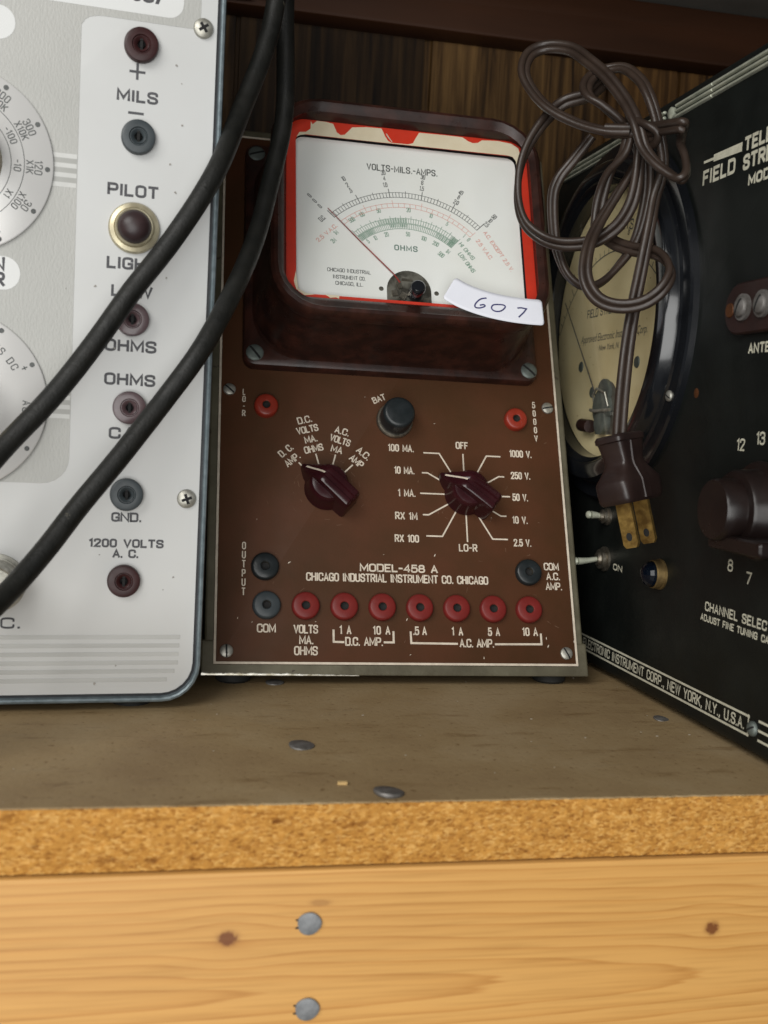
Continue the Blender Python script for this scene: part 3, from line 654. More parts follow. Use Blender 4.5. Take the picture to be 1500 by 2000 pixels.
for s_, u, v, a, wd in (('AMP.', 32.8, 96.6, 41, 7.0), ('D. C.', 30.0, 100.7, 41, 6.4), ('OHMS', 41.6, 101.9, 15, 8.0), ('MA.', 40.4, 106.3, 15, 5.2), ('VOLTS', 38.9, 110.8, 15, 9.2), ('D.C.', 37.7, 115.2, 15, 6.0),
                        ('MA', 51.1, 102.0, -14, 4.6), ('VOLTS', 52.6, 106.4, -17, 8.8), ('A.C.', 53.6, 110.7, -15, 6.0), ('AMP', 59.2, 97.2, -40, 6.2), ('A.C.', 62.4, 101.0, -40, 6.2)):
    text(P, s_, u, v, 2.8, NP, w=wd, stroke=.45, ang=a)
P.build('printed_legend', M['paint_cream'], mm, smooth=0)
# chips and scratches in the brown paint
C = MB()
for (u, v, s_, a) in ((30.6, 51.8, 1.3, 30), (93.5, 56.6, 1.2, 60), (80.2, 28.3, 1.1, 65), (141.4, 21.0, 1.1, 85), (142.0, 17.6, 1.3, 60), (9.5, 27.9, .8, 80), (15.4, 26.3, .6, 40), (81.2, 13.4, .7, 30), (113.0, 12.3, 1.0, 85),
                      (154.0, 20.0, 1.4, 70), (71, 56.3, .5, 10), (120, 74.5, .5, 20), (17, 70.3, .5, 40), (96, 118, .6, 10), (64.5, 129, .5, 0), (131.5, 52.2, 1.5, 88), (41.5, 26.8, .6, 0)):
    t = math.radians(a); c_, q = math.cos(t), math.sin(t); pts = [(s_, 0), (s_ * .3, .3 * s_), (-s_ * .6, .25 * s_), (-s_, -.1), (-s_ * .2, -.28 * s_)]
    poly(C, [(u + .62 * (c_ * x - q * y), v + .62 * (q * x + c_ * y)) for x, y in pts], 1.045)
tag(C.build('paint_chips', M['paint_cream'], mm, smooth=0), kind='stuff')
C = MB(); random.seed(11)                              # hairline scuffs, thickest round the knobs and jacks
for i in range(60):
    if i < 34: cu_, cv_ = random.choice((KL, KC)); a = random.uniform(0, 2 * PI); r_ = random.uniform(11, 17); u, v = cu_ + r_ * math.cos(a), cv_ + r_ * math.sin(a); d_ = a + PI / 2 + random.uniform(-.5, .5)
    else: u, v = random.uniform(6, 150), random.uniform(14, 132); d_ = random.uniform(0, PI)
    l_ = random.uniform(.6, 2.6); ribbon(C, [(u, v), (u + l_ * math.cos(d_), v + l_ * math.sin(d_))], random.uniform(.06, .14), 1.005)
tag(C.build('scuff_marks', M['scuff'], mm, smooth=0), kind='stuff')
# corner screws
for u, v, a in ((4.6, 129.0, -42), (150.2, 128.6, 12), (5.2, 14.3, 92), (149.9, 14.5, -62)):
    o = slot_screw(2.75, 1.0, a).build('panel_screw', [M['steel'], M['hole']], mm, loc=L(u, v, 1.0))
# banana jacks
for i in range(8):
    make_jack(mm, 21.1 + 16.13 * i, 33.2, 1.0, M['jack_gray'] if i == 0 else M['jack_red'], label='faded black banana jack' if i == 0 else None)
make_jack(mm, 20.4, 49.6, 1.0, M['jack_black'], label='black banana jack')
make_jack(mm, 135.0, 49.8, 1.0, M['jack_black'], label='black banana jack with chipped paint beside it')
make_jack(mm, 20.4, 121.6, 1.0, M['jack_orange'], R=5.2, h=3.4, hole=1.7); make_jack(mm, 133.9, 121.5, 1.0, M['jack_orange'], R=5.2, h=3.4, hole=1.7)
# battery adjust button
b_ = MB(); lathe(b_, [(8.3, 0), (8.3, 1.3), (7.9, 1.8), (7.3, 1.8)], 0, 0, 48); bb = b_.build('button', M['socket'], mm, loc=L(77.6, 118.2, 1.0), label='round black battery adjust button in a grey ring')
b_ = MB(); lathe(b_, [(7.3, 0.8), (7.2, 9.4), (7.0, 10.4), (6.3, 11.1), (5.4, 11.3), (0.05, 11.45)], 0, 0, 48); b_.build('button_cap', M['jack_black'], bb)
# pointer knobs
def knob(u, v, ang):
    o = MB(); sg = 44
    def outline(f, n, rb):
        pts = []
        for i in range(sg):                         # round body
            a = 2 * PI * i / sg; pts.append((rb * math.cos(a), -n, rb * math.sin(a)))
        return pts
    lathe(o, [(9.4, 0), (9.6, .7), (9.3, 1.5), (8.8, 4), (8.5, 8.0), (8.2, 9.6), (7.4, 10.6), (5.6, 11.0), (.05, 11.1)], 0, 0, sg)
    # bar: long axis along +z (pointing up), nose tapers and slopes down
    def barring(z, hw, top):
        e = min(1.0, hw * .4); g = .9 if z < 2.6 else (.45 if z < 3.6 else 0.02)
        return [(-hw * 1.2, 0, z), (-hw * 1.06, -top * .55, z), (-hw, -(top - e), z), (-hw + e * .3, -(top - e * .3), z), (-hw + e, -top, z), (-hw * .32, -top + .04, z), (-hw * .2, -top + g, z),
                (hw * .2, -top + g, z), (hw * .32, -top + .04, z), (hw - e, -top, z), (hw - e * .3, -(top - e * .3), z), (hw, -(top - e), z), (hw * 1.06, -top * .55, z), (hw * 1.2, 0, z)]
    st = [(-13.4, 3.4, 10.4), (-13.0, 4.0, 12.6), (-12, 4.3, 13.8), (-6, 4.3, 14.6), (0, 4.1, 14.9), (2.6, 4.0, 14.9), (3.4, 3.9, 14.6), (5.2, 3.8, 13.6), (8, 3.5, 10.2), (10.5, 2.7, 7.2), (12.6, 1.5, 5.0), (14.4, .35, 3.8)]
    rings = [barring(z, w_, t) for z, w_, t in st]
    loft(o, [list(reversed(r)) for r in rings])
    k = o.build('knob', M['knob'], mm, smooth=32, loc=L(u, v, 1.2), rot=(0, math.radians(ang), 0))
    q = MB()
    for z0, t0, z1, t1 in ((3.6, 15.05, 5.2, 13.75), (5.2, 13.75, 8, 10.35), (8, 10.35, 10.5, 7.35), (10.5, 7.35, 12.4, 5.3)):
        q.add([(-.42, -t0, z0), (.42, -t0, z0), (.42, -t1, z1), (-.42, -t1, z1)], [(0, 1, 2, 3)])
    q.build('pointer_line', M['paint_cream'], k, smooth=0); return k
knob(KL[0], KL[1], -48); knob(KC[0], KC[1], -55)

# ---- the moving-coil meter on the panel
bz = MB()
loft(bz, [rr(10, 145, 139.2, 252.5, 5, 1.0), rr(10, 145, 139.2, 252.5, 5, 4.6), rr(10.5, 144.5, 139.7, 252, 5, 5.6), rr(11.6, 143.4, 140.8, 250.9, 5, 6.2),
          rr(13.6, 141.4, 142.4, 249.6, 22, 6.6), rr(14.6, 140.4, 143.1, 249, 22, 8.0), rr(18.6, 136.4, 144.6, 246.6, 21, 38.0), rr(18.8, 136.2, 144.7, 246.5, 21, 40.5),
          rr(17.7, 137.3, 143.4, 247.2, 21, 42), rr(17.3, 137.7, 143.0, 247.5, 21, 45.5), rr(17.6, 137.4, 143.3, 247.2, 21, 48.2), rr(18.8, 136.2, 144.4, 246.2, 20, 49.6), rr(20.3, 134.7, 145.9, 244.8, 19, 49.9),
          rr(21.4, 133.6, 147, 243.6, 18, 48.8), rr(22.6, 132.4, 149.6, 241.4, 16, 47.6), rr(24.2, 133.0, 152.4, 240.2, 9, 45.0), rr(24.3, 132.9, 152.6, 240.0, 8.5, 40.0)], cap1=False)
mt = bz.build('meter', M['bakelite'], mm, smooth=32)
d = MB(); loft(d, [rr(23, 134, 151, 241, 8, 37.5), rr(23, 134, 151, 241, 8, 38.3)]); d.build('backing', M['gap_dark'], mt)
d = MB(); poly(d, [(x, z) for x, y, z in rr(28.2, 128.4, 153.0, 233.0, 4, 0)], 40.2, .5); d.build('dial_face', M['dial_white'], mt, smooth=0)
d = MB()                                             # red painted border inside the glass
o1 = [(x, z) for x, y, z in rr(24.2, 133.0, 152.4, 240.2, 8.5, 0, seg=8)]; i1 = [(x, z) for x, y, z in rr(28.6, 128.3, 154.9, 232.2, 3.2, 0, seg=8)]
k = len(o1); d.add([(u, -43.0, v) for u, v in o1] + [(u, -43.0, v) for u, v in i1], [(i, (i + 1) % k, k + (i + 1) % k, k + i) for i in range(k)])
d.build('red_border', M['red_paint'], mt, smooth=0)
d = MB()                                             # cream layer where the red has flaked along the top
top = [(35.2, 239.4), (35.9, 237.8), (38, 239.9), (42, 239.8), (45.0, 239.2), (46.6, 235.0), (48.2, 233.8), (50.0, 234.2), (51.2, 235.6), (53.4, 238.4), (60, 239.4), (66.6, 239.5), (68.2, 235.4), (69.4, 233.4), (70.8, 232.6), (78.5, 232.7), (80.6, 233.6), (82.0, 236.4), (83.6, 239.4),
       (95, 239.6), (103.6, 239.5), (106.0, 237.8), (108.2, 237.0), (110.6, 237.4), (112.6, 239.0), (120, 239.6), (126.6, 238.8), (129.6, 236.8), (130.2, 233.6), (130.4, 230.2), (129.6, 228.2)]
bot = [(128.1, 226.5), (128.0, 229.8), (126.6, 231.9), (124.2, 232.4), (100, 232.3), (60, 232.2), (33, 232.3), (30.4, 231.6), (28.9, 230.6), (30.2, 233.2), (33.0, 233.6), (35.0, 235.4)]
d.add([(u, -43.12, v) for u, v in top + bot], [tuple(range(len(top) + len(bot)))])
d.build('flaked_border', M['cream_under'], mt, smooth=0); d = MB()
d.add([(u, -43.13, v) for u, v in [(28.4, 165), (28.9, 161), (29.4, 157.0), (32.5, 155.1), (36.2, 154.7), (32.0, 154.0), (28.6, 156.6), (27.6, 160.2)]], [tuple(range(8))])
d.build('flaked_border', M['cream_under'], mt, smooth=0); d = MB()
d.add([(u, -43.13, v) for u, v in [(40.0, 155.1), (46.5, 155.0), (46.3, 153.6), (45.0, 154.1), (42.6, 153.7), (41.6, 154.5)]], [tuple(range(6))])
d.build('flaked_border', M['cream_under'], mt, smooth=0)
d = MB(); d.add([(u, -43.2, v) for u, v in ((68.4, 237.0), (69.4, 235.0), (71.0, 232.9), (71.3, 233.0), (69.9, 235.2), (68.8, 237.1))], [tuple(range(6))]); d.build('flake_edge', M['paint_cream'], mt, smooth=0)
# scales
PV = (78.1, 160.4); ND = 40.24
def pol(c, r, a): return (c[0] + r * math.cos(math.radians(a)), c[1] + r * math.sin(math.radians(a)))
CB = (77.0, 162.5)
def scale(mb, c, r0, r1, a0, a1, n_, major, w, out=0, wm=None):
    ribbon(mb, arc(c[0], c[1], r0, a0, a1, 40), w, ND); ribbon(mb, arc(c[0], c[1], r1, a0, a1, 40), w, ND)
    for i in range(n_ + 1):
        a = a0 + (a1 - a0) * i / n_; mj = i % major == 0
        ribbon(mb, [pol(c, min(r0, r1), a), pol(c, max(r0, r1) + (out if mj else (out * .45 if major % 2 == 0 and i % (major // 2) == 0 else 0)), a)], (wm or w) if mj else w, ND, cap=False)
k1 = MB(); scale(k1, CB, 47.0, 44.6, 135.0, 45.0, 50, 10, .24, 2.0, .34)
text(k1, 'VOLTS-MILS.-AMPS.', 76.0, 219.8, 2.9, ND, w=31.5, stroke=.42, gap=2.0)
for s_, u, v, a in (('0', 35.5, 203.0, 47), ('0', 37.7, 200.6, 47), ('0', 39.9, 198.2, 47), ('10', 50.1, 212.8, 27), ('2', 51.7, 209.9, 27), ('.5', 53.0, 207.2, 27), ('20', 67.5, 217.8, 9), ('4', 67.9, 215.0, 9), ('1.0', 68.2, 211.7, 9),
                    ('30', 85.1, 217.5, -9), ('6', 84.7, 214.6, -9), ('1.5', 84.3, 211.6, -9), ('40', 101.8, 211.6, -27), ('8', 100.7, 209.1, -27), ('2.0', 99.4, 206.4, -27), ('50', 116.2, 200.9, -46), ('10', 114.3, 198.8, -46), ('2.5', 112.4, 196.7, -46), ('D.C.', 40.8, 192.3, 46)):
    text(k1, s_, u, v, 2.1, ND, stroke=.26, ang=a, wx=.55)
for s_, v, wd in (('CHICAGO INDUSTRIAL', 167.9, 18.4), ('INSTRUMENT CO.', 164.7, 13.6), ('CHICAGO, ILL.', 161.8, 11.6)): text(k1, s_, 51.3, v, 1.6, ND, w=wd, stroke=.21)
k1.build('black_scale', M['ink_gray'], mt, smooth=0)
k2 = MB(); scale(k2, CB, 41.6, 39.6, 134.0, 44.5, 25, 5, .20, 1.6)
text(k2, '2.5 V.A.C.', 42.6, 185.6, 1.7, ND, w=11.6, stroke=.24, ang=46); text(k2, '2.5 V.A.C.', 110.8, 184.2, 1.7, ND, w=10.6, stroke=.24, ang=-56); text(k2, 'A.C. EXCEPT 2.5 V.', 117.2, 184.0, 1.7, ND, w=21.5, stroke=.24, ang=-58)
k2.build('red_scale', M['ink_red'], mt, smooth=0)
k3 = MB(); scale(k3, CB, 34.2, 31.9, 133.0, 48.0, 44, 4, .22, 1.3); scale(k3, CB, 31.5, 29.0, 133.0, 48.0, 56, 8, .22, 0)
for a0, a1, rA, rB, q in ((133, 118, 31.7, 29.2, 22), (112, 89, 34.0, 32.0, 24), (104, 89, 31.4, 29.8, 18), (64, 52, 31.4, 29.2, 12), (53, 48, 34.0, 29.2, 10)):
    for i in range(q): ribbon(k3, [pol(CB, rA, a0 + (a1 - a0) * i / q), pol(CB, rB, a0 + (a1 - a0) * i / q)], .2, ND, cap=False)
for s_, u, v, a in (('500', 53.5, 192.8, 38), ('100', 57.8, 195.8, 30), ('50', 65.0, 198.4, 16), ('20', 78.1, 200.1, 0), ('10', 87.8, 198.3, -16), ('5', 94.8, 195.1, -28), ('1', 102.0, 189.9, -40), ('0', 103.9, 188.2, -44),
                    ('5', 60.3, 183.0, 34), ('10', 63.4, 184.8, 26), ('20', 68.2, 187.0, 16), ('50', 77.4, 188.0, 0), ('100', 84.2, 186.6, -14), ('200', 89.2, 184.6, -26), ('500', 91.2, 179.6, -40), ('1M', 94.3, 181.4, -42), ('1M', 46.6, 186.0, 44), ('2M', 45.5, 182.0, 44)):
    text(k3, s_, u, v, 1.95, ND, stroke=.23, ang=a, wx=.55)
text(k3, 'HI OHMS', 102.8, 182.6, 1.7, ND, w=9.2, stroke=.26, ang=-52); text(k3, 'LOW OHMS', 102.4, 177.0, 1.75, ND, w=10.4, stroke=.28, ang=-55)
k3.build('green_scale', M['ink_green'], mt, smooth=0)
k4 = MB(); text(k4, 'OHMS', 76.3, 180.8, 2.3, ND, w=9.8, stroke=.42, gap=2.6); k4.build('ohms_word', M['ink_dgreen'], mt, smooth=0)
# mechanism window, mirror holes, needle
d = MB(); pts = [(67.3, 153.0), (86.6, 153.0), (86.6, 161.4)] + [pol((76.95, 161.4), 9.65, a) for a in range(8, 180, 9)] + [(67.3, 161.4)]
poly(d, pts, 40.28); mech = d.build('mechanism', M['mech'], mt, smooth=0)
d = MB()
for (u, v, wd, h, a) in ((72.6, 163.6, .8, 3.2, 20), (74.2, 158.6, 1.6, 2.6, 60), (70.6, 159.6, 1.2, 2.4, 10), (82.8, 163.8, 1.0, 3.0, -40), (76.0, 166.4, 2.2, .8, 0), (70.8, 156.0, 2.4, .8, 30), (84.0, 157.2, 1.2, 2.2, 0)):
    t = math.radians(a); loft(d, [[(u + (x * math.cos(t) - y * math.sin(t)), -n, v + (x * math.sin(t) + y * math.cos(t))) for x, y in ((-wd, -h / 2), (wd, -h / 2), (wd, h / 2), (-wd, h / 2))] for n in (40.3, 41.0)])
d.build('mechanism_parts', M['socket'], mech, smooth=0)
for u, v in ((64.9, 161.5), (88.9, 161.2)): d = MB(); lathe(d, [(1.05, 40.27), (.75, 40.33), (.05, 40.33)], u, v, 20); d.build('rivet', M['mech'], mt)
d = MB(); tube(d, [Vector((u, -n, v)) for u, v, n in ((72.9, 164.6, 41.2), (70.4, 168.2, 41.3), (57, 182, 41.35), (42.4, 197.6, 41.35))], .25, 8, rad=lambda t: 1.3 - .65 * t); d.build('needle', M['needle'], mt)
d = MB(); lathe(d, [(3.3, 41), (3.3, 47), (3.0, 48.1), (2.4, 48.6), (.05, 48.7)], 79.2, 159.4, 32); d.build('zero_screw', M['black_gloss'], mt)
d = MB(); poly(d, [(x, z) for x, y, z in rr(23.8, 133.4, 152.0, 240.6, 8, 0)], 45.2); d.build('glass', M['glass'], mt, smooth=0)
for u, v, a in ((15.0, 144.9, -52), (140.6, 144.6, -42), (15.0, 247, 20), (140.2, 247, 70)):
    slot_screw(3.9, 1.0, a).build('flange_screw', [M['zinc'], M['hole']], mt, loc=L(u, v, 6.0))

# price sticker: bent paper strip bridging the glass and the bezel
ctr = [(91.6, 158.6), (97, 155.6), (103, 153.4), (110, 151.7), (118, 150.6), (126, 150.2), (132.2, 150.3)]
st = thing('price_sticker', 'white paper sticker with handwritten 607 across the lower right corner of the dial', 'sticker', (0, 0, 0), (-A1, 0, 0))
sp_ = spline([(u, 0, v) for u, v in ctr], 6); nk = len(sp_)
def nb(u, v): return 50.35 + 0.5 * math.sin(min(1, max(0, (u - 90) / 44)) * PI) * .4
V = []; Fc = []; rows = 8
def edge_w(i):
    t = i / (nk - 1); e = min(t, 1 - t); return 6.0 - (1.1 * (1 - e / .045) ** 2 if e < .045 else 0)
for i, p in enumerate(sp_):
    tg = (sp_[min(i + 1, nk - 1)] - sp_[max(i - 1, 0)]).normalized(); nrm = Vector((-tg.z, 0, tg.x)); hw = edge_w(i)
    for j in range(rows + 1):
        f = -1 + 2 * j / rows; u, v = p.x + nrm.x * f * hw, p.z + nrm.z * f * hw; V.append((u, -nb(u, v), v))
for i in range(nk - 1):
    for j in range(rows): a = i * (rows + 1) + j; Fc.append((a, a + rows + 1, a + rows + 2, a + 1))
mb = MB(); mb.add(V, Fc); o = mb.build('paper', M['label'], st, smooth=60)
so = o.modifiers.new('t', 'SOLIDIFY'); so.thickness = 0.00018; so.offset = -1
mb = MB(); w6 = ch([(107.4, 154.9), (105.0, 154.5), (102.6, 152.2), (102.0, 150.2), (104.2, 149.9), (106.9, 151.0), (106.3, 151.9), (104.6, 151.4)], 2)
w0 = ch([(112.0, 152.3), (110.0, 152.0), (109.2, 150.2), (110.8, 148.9), (113.6, 149.2), (115.8, 151.4), (115.0, 152.4), (112.0, 152.3)], 2)
w7 = [(121.0, 151.4), (122.6, 151.6), (124.8, 151.3), (123.4, 149.4), (121.2, 147.2)]
for wv in (w6, w0, w7): ribbon(mb, wv, .62, 50.62)
mb.build('handwriting', M['ink_blue'], st, smooth=0)

# ------------------------------------------------------------------ white bench meter on the left
wm = thing('bench_meter', 'white enamel bench meter with grey rim, round metal dials and a column of pin jacks', 'meter', (0, -0.0325, 0), (0.0095, 0, 0.0676))
mb = MB(); loft(mb, [rr(-250, -7.2, 3.6, 285, 13, -118), rr(-250, -7.2, 3.6, 285, 13, -1.0), rr(-250.6, -6.5, 3.2, 285.6, 13.5, -.6), rr(-250.8, -6.3, 3.0, 285.8, 13.7, .6), rr(-250.4, -6.7, 3.4, 285.4, 13.4, 1.6), rr(-249.6, -7.4, 4.1, 284.6, 12.8, 1.9),
                     rr(-249.0, -7.9, 4.7, 284, 12.3, 1.5), rr(-248.8, -8.15, 4.9, 283.8, 12.1, -1.2)], cap1=False)
mb.build('case_rim', M['bezel_gray'], wm, smooth=40)
mb = MB(); loft(mb, [rr(-249, -8, 4.8, 284, 12.2, -2), rr(-249, -8, 4.8, 284, 12.2, -0.9)]); mb.build('gasket', M['gap_dark'], wm)
mb = MB(); slab(mb, -248.2, -9.1, 6.0, 283, -1.2, 0, r=11.2, e=.25); mb.build('white_panel', M['white_panel'], wm)
for u in (-235, -30):
    for n in (-12, -105):
        o = MB(); loft(o, [[(u + 7 * math.cos(2 * PI * i / 20), -n + 7 * math.sin(2 * PI * i / 20), z) for i in range(20)] for z in (0, 3.6)]); o.build('foot', M['rubber_foot'], wm)
g = MB()                                           # textured grey field, with the smooth white areas left between
o1 = [(x, z) for x, y, z in rr(-240, -54.4, 80.9, 241.0, 7, 0, rs=(9, .2, .2, 5))]; poly(g, o1, .10)
poly(g, [(-54.4, 236.0), (-53.2, 237.9), (-51.6, 239.0), (-49.4, 239.6), (-47.0, 239.8), (-14.9, 239.8), (-14.9, 283), (-240, 283), (-240, 241), (-54.4, 241)], .10)
g.build('grey_field', M['gray_texture'], wm, smooth=0)
for (a, b, c_, d_, r_) in ((-236, -20.8, 242.3, 283, 5), (-113, -72.0, 145.9, 157.1, 5.4), (-113, -75.4, 227.6, 238.6, 5.4)):
    g = MB(); poly(g, [(x, z) for x, y, z in rr(a, b, c_, d_, r_, 0)], .16); g.build('name_patch', M['white_panel'], wm, smooth=0)
for v0 in (182.0, 103.6):
    g = MB()
    for i in range(4): poly(g, [(-66, v0 + 3.2 * i), (-54.6, v0 + 3.2 * i), (-54.6, v0 + 3.2 * i + 1.5), (-66, v0 + 3.2 * i + 1.5)], .14)
    g.m = 1
    for i in range(3): poly(g, [(-66, v0 + 3.2 * i + 1.5), (-54.6, v0 + 3.2 * i + 1.5), (-54.6, v0 + 3.2 * i + 3.2), (-66, v0 + 3.2 * i + 3.2)], .14)
    g.build('stripe_band', [M['light_stripe'], M['mid_stripe']], wm, smooth=0)
g = MB()
for i, ue in enumerate((-14.0, -14.2, -14.4, -14.5, -15.6, -18.2)): poly(g, [(-243, 26.0 - 3.12 * i), (ue, 26.0 - 3.12 * i), (ue, 27.5 - 3.12 * i), (-243, 27.5 - 3.12 * i)], .12)
g.build('grey_stripe', M['gray_stripe'], wm, smooth=0)
P = MB(); NW = .06
text(P, 'MILS', -35.3, 213.2, 3.3, NW, w=13.0, stroke=.72, gap=1.8); ribbon(P, [(-38, 223.0), (-33.2, 223.0)], .85, NW); ribbon(P, [(-35.6, 220.6), (-35.6, 225.6)], .85, NW); ribbon(P, [(-38, 209.2), (-33.3, 209.2)], .85, NW)
text(P, 'PILOT', -35.7, 181.4, 3.4, NW, w=16.4, stroke=.74, gap=1.8); text(P, 'LIGHT', -35.2, 156.6, 3.4, NW, w=16.4, stroke=.74, gap=1.8); text(P, 'LOW', -35.0, 147.2, 3.3, NW, w=13.2, stroke=.72, gap=1.8)
text(P, 'OHMS', -34.8, 128.3, 3.4, NW, w=16.8, stroke=.74, gap=1.8); text(P, 'OHMS', -34.7, 116.6, 3.4, NW, w=16.6, stroke=.74, gap=1.8); text(P, 'CAP', -34.6, 97.8, 3.3, NW, w=12.6, stroke=.72, gap=1.8)
text(P, 'GND.', -34.3, 68.5, 2.7, NW, w=9.8, stroke=.62); text(P, '1200 VOLTS', -34.0, 59.3, 2.45, NW, w=25.2, stroke=.60, gap=1.8); text(P, 'A. C.', -34.2, 55.6, 2.45, NW, w=8.4, stroke=.60)
text(P, '.C.', -73.4, 30.1, 3.3, NW, w=8.0, stroke=.60); text(P, 'N', -78.9, 152.6, 3.9, .19, w=3.0, stroke=.8); text(P, 'R', -78.7, 147.4, 3.9, .19, w=3.0, stroke=.8)
script(P, 'meter', -51.0, -25.4, 246.4, .19, shear=.35, bold=.016, hscale=1.0)
P.build('printed_legend', M['ink'], wm, smooth=0)
C = MB()
for (u, v, r_) in ((-22.6, 226.9, .42), (-19.9, 207.0, .38), (-23.6, 193.4, .36), (-21.4, 184.0, .40), (-24.5, 167.5, .3), (-47.4, 149.7, .42), (-40.3, 128.9, .3), (-43.6, 9.9, .45), (-36.4, 16.4, .28), (-23.5, 154.5, .3), (-17.3, 48.6, .34), (-20.7, 44.0, .22), (-43.2, 56.3, .25), (-62.0, 53.5, .4), (-57.0, 148.0, .2), (-20.6, 221.0, .22)):
    poly(C, [(u + r_ * (1 + .35 * math.sin(3 * a + u)) * math.cos(a), v + r_ * (1 + .3 * math.cos(2 * a + v)) * math.sin(a)) for a in [2 * PI * k / 10 for k in range(10)]], .2)
tag(C.build('panel_specks', M['grime'], wm, smooth=0), kind='stuff')
# metal dial plates
def dial(cv):
    o = MB(); lathe(o, [(30.5, .1), (30.5, .9), (30.1, 1.15), (.05, 1.2)], 0, 0, 96)
    # modelled with its axis on local z so the spun finish can follow it
    o.v = [(x, z, -y) for x, y, z in o.v]
    dd = o.build('dial_plate', M['spun'], wm, smooth=40, loc=L(-92.6, cv, .1), rot=(PI / 2, 0, 0)); return dd
P2_ = {}
for cv, marks in ((187.5, 0), (107.9, 1)):
    dd = dial(cv); q = MB(); q.xf = lambda p: (p[0], p[2], -p[1]); n = 1.24
    for k in range(12):
        a = 31.3 - 30 * k + 27.4 if marks == 0 else 90 - 30 * k - 2.0
        lathe(q, [(.85, n), (.8, n + .05), (.05, n + .05)], *pol((0, 0), 28.6, a), 16)
    if marks == 0:
        ribbon(q, arc(0, 0, 17.0, -100, 100, 50), .22, n); ribbon(q, arc(0, 0, 21.2, -100, 100, 50), .22, n)
        for k, row in enumerate((('1200', 'X100K', ''), ('300', 'X10K', '-100'), ('120', 'X1K', '-10'), ('30', 'X100', 'X1'), ('12', 'X10', ''))):
            a = 59.0 - 30 * k
            for t_, r_, hh in zip(row, (24.6, 21.9, 18.0), (2.3, 2.1, 2.1)):
                if t_: text(q, t_, 0, 0, hh, n, stroke=.28, ang=a, wx=.85, gap=2.0, bend=(0, 0, r_))
    else:
        text(q, 'VOLTS DC', 0, 0, 2.3, n, stroke=.28, ang=52, wx=.85, gap=3.0, bend=(0, 0, 22.0)); text(q, '+', 0, 0, 2.6, n, stroke=.3, ang=28, bend=(0, 0, 24.6)); text(q, 'AC', 0, 0, 2.3, n, stroke=.3, ang=-2, wx=.85, gap=3.0, bend=(0, 0, 22.6))
    q.build('engraved_scale', M['ink_gray'], dd, smooth=0)
    kk = MB(); lathe(kk, [(14.2, 1.0), (14.2, 2.0), (13.2, 12), (12.4, 13.4), (.05, 13.6)], 0, 0, 48); kk.xf = None
    kk.v = [(x, z, -y) for x, y, z in kk.v]; kk.build('dial_knob', M['ivory_ring'], dd)
# jacks, screws, lamp, connector
for v, mt_, lb in ((231.6, 'jack_maroon', 'dark maroon pin jack'), (201.0, 'jack_gray', 'black pin jack'), (139.1, 'jack_maroon_glare', 'maroon pin jack paled by painted glare, under the cable'), (108.5, 'jack_maroon_glare', 'maroon pin jack paled by painted glare'), (78.0, 'jack_gray', 'black pin jack'), (47.2, 'jack_maroon', 'dark maroon pin jack')):
    j = make_jack(wm, -34.6, v, 0, M[mt_], R=5.75, h=3.0, hole=1.25, ring=True, label=lb)
    sl = MB(); loft(sl, [[(x, -n, z) for x, z in ((-.45, -2.4), (.45, -2.4), (.5, 2.4), (-.5, 2.4))] for n in (2.0, 2.46)]); sl.build('slot', M['hole'], j, smooth=0)
for u, v, a in ((-13.9, 240.4, 35), (-13.6, 77.1, 20)):
    slot_screw(3.4, 1.7, a, cross=True).build('panel_screw', [M['steel'], M['hole']], wm, loc=L(u, v, 0))
lp = MB(); lathe(lp, [(8.7, 0), (8.7, 1.0), (8.2, 1.9), (6.9, 2.4), (6.6, 2.2), (6.5, 3.4), (6.1, 4.0), (5.7, 3.8)], 0, 0, 48, cap1=False)
lo = lp.build('pilot_light', M['ivory_ring'], wm, loc=L(-35.0, 170.4, 0), label='round pilot light with dark brown lens in a tarnished ring')
lp = MB(); lathe(lp, [(5.75, 3.0), (5.6, 4.6), (4.6, 6.2), (3.0, 7.2), (1.4, 7.6), (.05, 7.7)], 0, 0, 40); lp.build('lens', M['lens_brown'], lo)
cn = MB(); lathe(cn, [(10.2, 0), (10.2, 1.2), (9.0, 1.6), (9.0, 2.6), (8.2, 2.6), (8.6, 3.2), (8.2, 3.9), (8.6, 4.6), (8.2, 5.3), (8.6, 6.0), (8.2, 6.8), (8.4, 14), (7.6, 14.4), (7.0, 14.0), (6.9, 9), (.05, 9)], 0, 0, 48)
cn.build('connector', M['steel'], wm, smooth=30, loc=L(-77.6, 45.9, 0), label='round threaded metal connector at the lower left')

# ------------------------------------------------------------------ black field strength meter on the right, turned to face left
fm = thing('field_strength_meter', 'black field strength meter with large round cream dial, turned sideways on the shelf', 'meter', (0.1735, 0.0538, 0), (0.0074, 0, -1.5537))
mb = MB(); loft(mb, [rr(-60.5, 186, 2.8, 243.5, 5, -128), rr(-60.5, 186, 2.8, 243.5, 5, -1.6), rr(-60.2, 185.7, 3.1, 243.2, 5, -.5), rr(-59.0, 184.5, 4.2, 242.0, 4.5, 0)])
mb.build('case', M['black_case'], fm, smooth=40)
for u in (-50, 174):
    for n in (-10, -118):
        o = MB(); loft(o, [[(u + 6 * math.cos(2 * PI * i / 20), -n + 6 * math.sin(2 * PI * i / 20), z) for i in range(20)] for z in (0, 3.0)]); o.build('foot', M['rubber_foot'], fm)
for v, u0 in ((239.6, -46), (237.5, -47), (235.4, -48)):
    o = MB(); 
    for a, b in ((u0, 62), (71.5, 100), (100.4, 181)):
        loft(o, [rr(a, b, v - .68, v + .68, .5, -.2), rr(a, b, v - .68, v + .68, .5, .7), rr(a + .2, b - .2, v - .35, v + .35, .3, 1.2)])
    o.build('chrome_rib', M['chrome'], fm)
